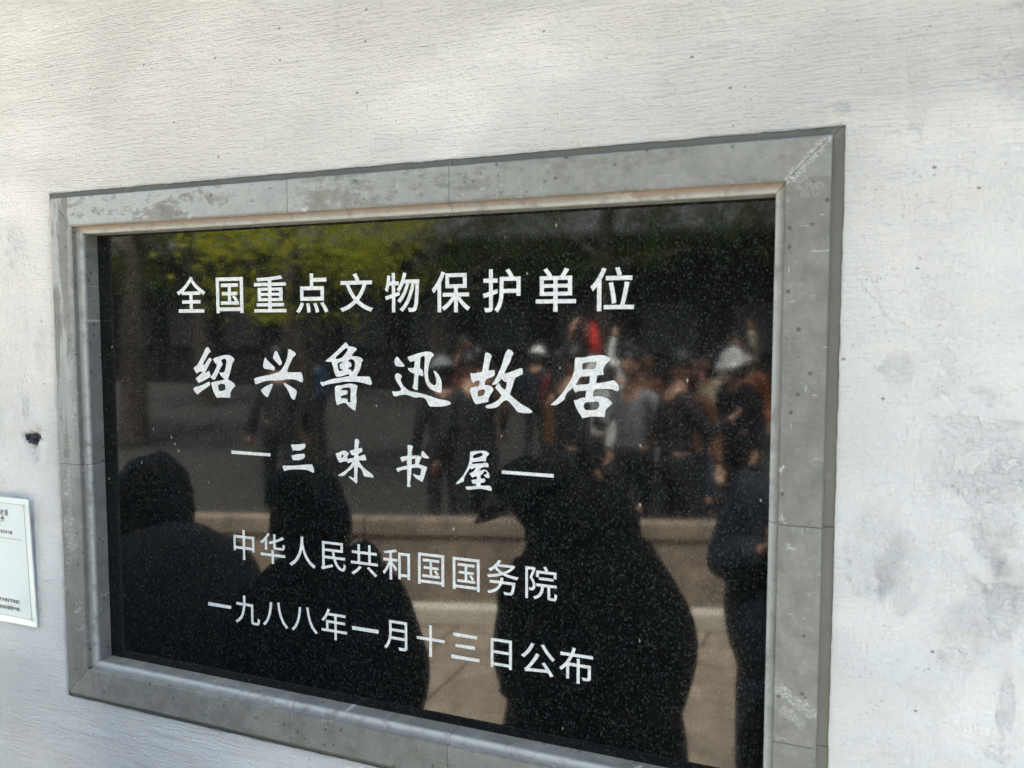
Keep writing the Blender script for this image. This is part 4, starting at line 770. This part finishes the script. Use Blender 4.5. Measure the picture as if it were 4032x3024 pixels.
def garment(P, s, keys, grow, edges, extra=None, name='jacket', puff=1.0):
    names = [k for k in keys]; ix = {n: i for i, n in enumerate(names)}
    pts = [(P[n][0], (P[n][1]*puff+grow)*s, (P[n][2]*puff+grow)*s) for n in names]
    bm = bmesh.new(); me = skin_mesh(name, pts, [(ix[a], ix[b]) for a, b in edges]); bm.from_mesh(me); bpy.data.meshes.remove(me)
    if extra: extra(bm)
    return remesh(name, bm, 0.014)
def hair_mesh(hm, R, style, vol=1.0):
    bm = bmesh.new(); bmesh.ops.create_uvsphere(bm, u_segments=28, v_segments=20, radius=1.0)
    for v in list(bm.verts):
        x, y, z = v.co
        n = mnoise.noise(v.co*3.0)*0.05
        n2 = mnoise.noise(v.co*2.1+Vector((3, 1, 7)))*0.55*(vol-1)
        v.co = Vector((x*1.00*(1+n+n2), y*1.20*(1+n+n2)+0.04, z*1.36*(1+n+n2*.5)))*R*1.04*vol
        if style != 'short' and z < 0 and y > -0.25:        # bob falls behind and beside the jaw
            v.co.z -= 0.55*R*(-z)*(1 if style == 'bob' else 1.6); v.co.x *= 1.12; v.co.y += 0.12*R*(-z)
    low = -0.25 if style == 'short' else -1.1
    kill = [f for f in bm.faces if (f.calc_center_median().y < -0.28*R and f.calc_center_median().z < 0.62*R) or f.calc_center_median().z < low*R*1.3 and style == 'short' or
            (f.calc_center_median().y < -0.75*R and f.calc_center_median().z < 0.8*R)]
    bmesh.ops.delete(bm, geom=kill, context='FACES')
    bm.transform(hm); me = bm_mesh('hair', bm, True); return me
def hat_mesh(hm, R, brim, tilt):
    """bucket hat: crown and a wide sloping brim"""
    bm = bmesh.new(); seg = 40; rings = [(0.02, 1.66), (0.45, 1.58), (0.80, 1.32), (1.00, 0.95), (1.10, 0.50), (1.18, 0.42), (1.18+brim*0.5, 0.20), (1.18+brim, -0.06), (1.17+brim, -0.12), (1.10+brim*0.5, 0.12), (1.06, 0.36)]
    vs_ = []
    for r, z in rings:
        row = []
        for k in range(seg):
            a = 2*math.pi*k/seg; w = 1+0.03*math.sin(3*a+1)
            drop = 0.10*math.sin(2*a)*max(0, r-1.15)
            row.append(bm.verts.new((r*R*0.98*math.cos(a)*w, r*R*1.16*math.sin(a)*w, (z+drop)*R*0.86)))
        vs_.append(row)
    for i in range(len(rings)-1):
        for k in range(seg): bm.faces.new((vs_[i][k], vs_[i][(k+1) % seg], vs_[i+1][(k+1) % seg], vs_[i+1][k]))
    bm.faces.new(vs_[0]); bmesh.ops.recalc_face_normals(bm, faces=bm.faces[:])
    bm.transform(hm @ Matrix.Rotation(tilt, 4, 'X')); return bm_mesh('sun_hat', bm, True)
TORSO = ['chest', 'waist', 'pelvis', 'collar', 'shor', 'shol', 'elbr', 'elbl', 'wrir', 'wril']
TE = [('chest', 'waist'), ('waist', 'pelvis'), ('chest', 'collar'), ('collar', 'shor'), ('collar', 'shol'), ('shor', 'elbr'), ('shol', 'elbl'), ('elbr', 'wrir'), ('elbl', 'wril')]
LEGS = ['waist', 'pelvis', 'hipr', 'hipl', 'kneer', 'kneel', 'ankr', 'ankl']
LE = [('waist', 'pelvis'), ('pelvis', 'hipr'), ('pelvis', 'hipl'), ('hipr', 'kneer'), ('hipl', 'kneel'), ('kneer', 'ankr'), ('kneel', 'ankl')]
def eye_mesh(hm, R, sx):
    bm = bmesh.new(); bmesh.ops.create_uvsphere(bm, u_segments=10, v_segments=8, radius=0.13*R, matrix=hm @ Matrix.Translation((sx*.33*R, -.90*R, .06*R)))
    return bm_mesh('eye', bm, True)
def shoe_mesh(P, s, k):
    return skin_mesh('shoe', [(P['ank'+k][0]+Vector((0, .02, -.035))*s, .046*s, .05*s), (P['toe'+k][0], .047*s, .036*s)], [(0, 1)])
SK = plain('skin', (0.42, 0.24, 0.16), 0.5, 0.1, 30); HAIR = plain('black_hair', (0.012, 0.010, 0.009), 0.45, 0.3, 60)
EYE = plain('eye', (0.10, 0.08, 0.07), 0.2); SHOE = plain('dark_shoe', (0.03, 0.03, 0.035), 0.6)
CL = {n: plain(n+'_cloth', c, 0.85, 0.2, 25) for n, c in dict(black=(.012, .012, .013), charcoal=(.022, .022, .024), navy=(.010, .013, .024), plum=(.016, .010, .013),
      white=(.70, .69, .66), red=(.62, .035, .03), orange=(.40, .13, .05), brown=(.13, .06, .03), pink=(.60, .20, .19), cream=(.55, .45, .32), blue=(.06, .13, .25), slate=(.08, .08, .085), grey=(.2, .2, .21), maroon=(.12, .02, .02), denim=(.04, .06, .11)).items()}
def person(H, pose, top, bottom, hair, label, loc, rz, hat=None, puff=1.0, group=None, extra=None, backpack=False, skin=None, vol=1.0):
    body, P, hm, s = build_body(H, pose); R = 0.092*s
    o = bpy.data.objects.new('person', None); COL.objects.link(o); tag(o, label, 'person', group)
    link('body', body, skin or SK, o)
    link('jacket', garment(P, s, TORSO, 0.016, TE, extra, 'jacket', puff), CL[top], o)
    link('trousers', garment(P, s, LEGS, 0.013, LE, None, 'trousers'), CL[bottom], o)
    link('hair', hair_mesh(hm, R, hair, vol), HAIR, o)
    for sx, k in ((-1, 'r'), (1, 'l')): link('eye', eye_mesh(hm, R, sx), EYE, o); link('shoe', shoe_mesh(P, s, k), SHOE, o)
    if hat: link('sun_hat', hat_mesh(hm, R, hat[0], hat[1]), CL[hat[2]], o)
    if backpack:
        bm = bmesh.new(); c = P['chest'][0]+Vector((0, .20, -.06))*s; add_box(bm, c, (.28*s, .17*s, .38*s), 0, .05); link('backpack', bm_mesh('backpack', bm, True), CL['charcoal'], o)
    o.location = loc; o.rotation_euler = (0, 0, rz); return o
# near figures in the wall's shade, mirrored as dark outlines
def hump_coat(bm):
    coat(bm, .27, .29)
    bmesh.ops.create_icosphere(bm, subdivisions=3, radius=1, matrix=Matrix.Translation((0, -.02, 1.33)) @ Matrix.Diagonal((.16, .17, .15, 1)))
def coat(bm, w=.30, d=.22):
    for cz, k, hz in ((1.0, 1.0, .36), (.62, .93, .50)):
        r = bmesh.ops.create_uvsphere(bm, u_segments=36, v_segments=24, radius=1, matrix=Matrix.Translation((0, .02, cz)) @ Matrix.Diagonal((w*k, d*k, hz, 1)))
        for v in r['verts']: v.co += mnoise.noise_vector(v.co*Vector((7, 7, 4)))*.03
def collar_coat(bm):
    coat(bm, .27, .20)
    for sx in (-1, 1): bmesh.ops.create_icosphere(bm, subdivisions=2, radius=1, matrix=Matrix.Translation((sx*.07, .07, 1.30)) @ Matrix.Rotation(sx*.5, 4, 'Y') @ Matrix.Diagonal((.05, .07, .07, 1)))
NEAR = 'people standing close to the wall'
ARMS = dict(r=((-.26, .03, 1.10), (-.23, .01, .86)), l=((.26, .03, 1.10), (.23, .01, .86)))
near1 = person(1.50, dict(lean=.26, pitch=.42, yaw=0.0, **ARMS), 'black', 'black', 'bob',
       'person in a wide drooping sun hat and bulky black coat, head bowed, nearest the plaque', (0.67, -1.00, 0), rad(-80), hat=(0.85, .10, 'black'), puff=1.7, group=NEAR, backpack=True, extra=hump_coat)
near2 = person(1.49, dict(lean=.10, pitch=.22, yaw=-.3, **ARMS), 'black', 'charcoal', 'bob',
       'person in a black coat with turned-up collar, middle of the three by the plaque', (0.12, -0.50, 0), rad(-60), puff=1.5, group=NEAR, vol=1.18, extra=collar_coat)
near3 = person(1.46, dict(lean=.14, pitch=.30, yaw=.3, **ARMS), 'slate', 'black', 'long',
       'person with loose long hair and padded charcoal jacket by the wall at far left', (-0.44, -0.55, 0), rad(-60), puff=1.55, group=NEAR, vol=1.32, extra=lambda bm: coat(bm, .30, .24))
near4 = person(1.72, dict(lean=.0, pitch=.05, r=((-.27, -.02, 1.10), (-.12, -.14, 1.22)), l=((.27, -.02, 1.10), (.12, -.14, 1.22))), 'navy', 'black', 'short',
       'person in a navy jacket with both forearms half raised, mirrored at the right edge', (1.25, -1.47, 0), rad(180), puff=1.35, group=NEAR, extra=lambda bm: coat(bm, .25, .16))
# the crowd across the lane, in the sun
def copy_person(src, label, loc, rz, mats, sc, group):
    c = src.copy(); COL.objects.link(c); c.location = loc; c.rotation_euler = (0, 0, rz); c.scale = (sc, sc, sc); c['label'] = label
    if group: c['group'] = group
    for ch in list(src.children):
        k = ch.copy(); COL.objects.link(k); k.parent = c
        base = k.name.split('.')[0]
        if base in mats:
            k.material_slots[0].link = 'OBJECT'; k.material_slots[0].material = CL[mats[base]]
    return c
CR = 'crowd across the lane'
cA = person(1.68, dict(lean=.03, step=.10, l=((.22, -.14, 1.14), (.12, -.36, 1.24))), 'grey', 'black', 'short', 'person in a grey top holding out one hand, just behind the parapet', (-0.15, -5.0, 0), rad(195), group=CR)
cB = person(1.62, dict(lean=.05, step=-.08, yaw=.4), 'brown', 'black', 'bob', 'person in a brown top and black trousers in the crowd', (0.20, -5.3, 0), rad(170), group=CR)
cC = person(1.74, dict(lean=.02, step=.14, yaw=-.3, r=((-.26, -.05, 1.45), (-.22, -.10, 1.80))), 'maroon', 'black', 'short', 'person in a maroon top raising one arm above the crowd', (-1.35, -7.2, 0), rad(190), group=CR)
cD = person(1.60, dict(lean=.08, step=.02, pitch=.3), 'white', 'black', 'long', 'person in a white top with long hair looking down', (-0.75, -6.0, 0), rad(210), hat=(.5, .05, 'white'), group=CR)
spots = [(-0.55, -7.0, cA, 'orange', 'black'), (0.05, -7.6, cB, 'cream', 'denim'), (-0.35, -8.6, cD, 'orange', 'grey'), (-1.0, -8.8, cA, 'grey', 'black'), (0.1, -9.6, cC, 'cream', 'navy'),
         (-1.9, -8.2, cB, 'maroon', 'black'), (-2.6, -9.4, cD, 'navy', 'black'), (-1.5, -10.2, cC, 'white', 'denim'), (-0.6, -10.6, cB, 'pink', 'navy'), (-3.4, -8.6, cA, 'maroon', 'black'),
         (-4.4, -9.8, cC, 'navy', 'black'), (-5.6, -8.4, cB, 'blue', 'black'), (-6.6, -9.4, cD, 'maroon', 'black'), (-3.0, -11.2, cB, 'orange', 'black'), (-7.9, -8.8, cA, 'navy', 'black'),
         (-5.0, -11.6, cA, 'grey', 'black'), (0.5, -6.3, cD, 'navy', 'black'), (0.35, -8.4, cA, 'orange', 'black')]
PLACE = ['just left of the brown top', 'close behind the brown top', 'in the middle of the right-hand group', 'half hidden left of the middle', 'with a raised arm at the back right',
         'left of the raised maroon sleeve', 'back left of the raised maroon sleeve', 'with a raised arm far behind', 'at the very back of the right-hand group', 'left of the dark tree trunk', 'with a raised arm, left half',
         'under the bright tree', 'left of the bright tree', 'far behind the bright tree', 'beneath the broad tree', 'at the back behind the bright tree', 'close to the parapet at the right', 'at the right end of the lane']
for (x, y, src, tc, bc), pl in [sp for sp in zip(spots, PLACE) if sp[0][0] > -4 and sp[0][:2] != (-3.0, -11.2) or sp[0][0] == -5.6]:
    hatw = ' and a sun hat' if src is cD else ''
    mats = {'jacket': tc, 'trousers': bc}
    copy_person(src, 'person in a %s top%s %s' % (tc, hatw, pl), (x, y, 0), rad(random.uniform(120, 240) if x > -0.9 else random.uniform(-70, 70)), mats, random.uniform(.95, 1.05), CR)
tree(1.3, -6.0, 7.8, 3.3, 12, 'unseen tall tree added so its high crown shades the crowd behind the parapet', 4.0, 150)  # unseen crown added to keep the mirrored crowd in shade
dark = [(-4.3, -4.8, cA, 'navy'), (-3.75, -5.3, cB, 'charcoal'), (-3.25, -4.7, cC, 'charcoal'), (-2.75, -5.2, cA, 'black'), (-2.3, -4.6, cB, 'navy'), (-1.85, -5.1, cD, 'plum'),
        (-1.4, -4.7, cA, 'charcoal'), (-0.95, -5.4, cB, 'brown'), (-0.55, -4.6, cC, 'black'), (0.22, -4.7, cA, 'plum'), (-4.9, -5.4, cD, 'black'), (-2.0, -6.2, cB, 'brown'), (-3.0, -6.4, cA, 'navy')]
DPL = ['in the third place from the left behind the parapet', 'standing back behind the left half of the parapet', 'with one arm up at the parapet', 'left of the parapet centre', 'leaning near the parapet centre',
       'and a sun hat at the parapet centre', 'right of the parapet centre', 'two steps behind the parapet', 'with one arm up at the right half of the parapet', 'at the right end of the parapet',
       'and a sun hat at the left end of the parapet', 'in the middle of the lane', 'in the lane left of the middle']
for (x, y, src, tc), pl in [dk for dk in zip(dark, DPL) if dk[0][0] > -2.1 or dk[0][0] == -3.75]:
    copy_person(src, 'person in a %s jacket %s' % (tc, pl), (x, y, 0), rad(random.uniform(-70, 70)), {'jacket': tc, 'trousers': 'black', 'sun_hat': 'grey'}, random.uniform(.94, 1.05), CR)
# small red guide flag held above the crowd
flag = bpy.data.objects.new('guide_flag', None); COL.objects.link(flag); flag.location = (-0.90, -7.0, 1.25)
tag(flag, 'small red guide flag furled on a thin pole above the crowd', 'flag')
bm_ = bmesh.new(); bmesh.ops.create_cone(bm_, cap_ends=True, segments=8, radius1=.008, radius2=.006, depth=.8, matrix=Matrix.Translation((0, 0, .30)))
link('pole', bm_mesh('pole', bm_), CL['grey'], flag)
bm_ = bmesh.new(); bmesh.ops.create_cone(bm_, cap_ends=True, segments=14, radius1=.085, radius2=.022, depth=.42, matrix=Matrix.Translation((0, 0, .52)) @ Matrix.Rotation(.12, 4, 'Y'))
for v in bm_.verts: v.co += mnoise.noise_vector(v.co*9)*.02
link('cloth', bm_mesh('cloth', bm_, True), CL['red'], flag); flag.rotation_euler = (0, rad(-16), 0)
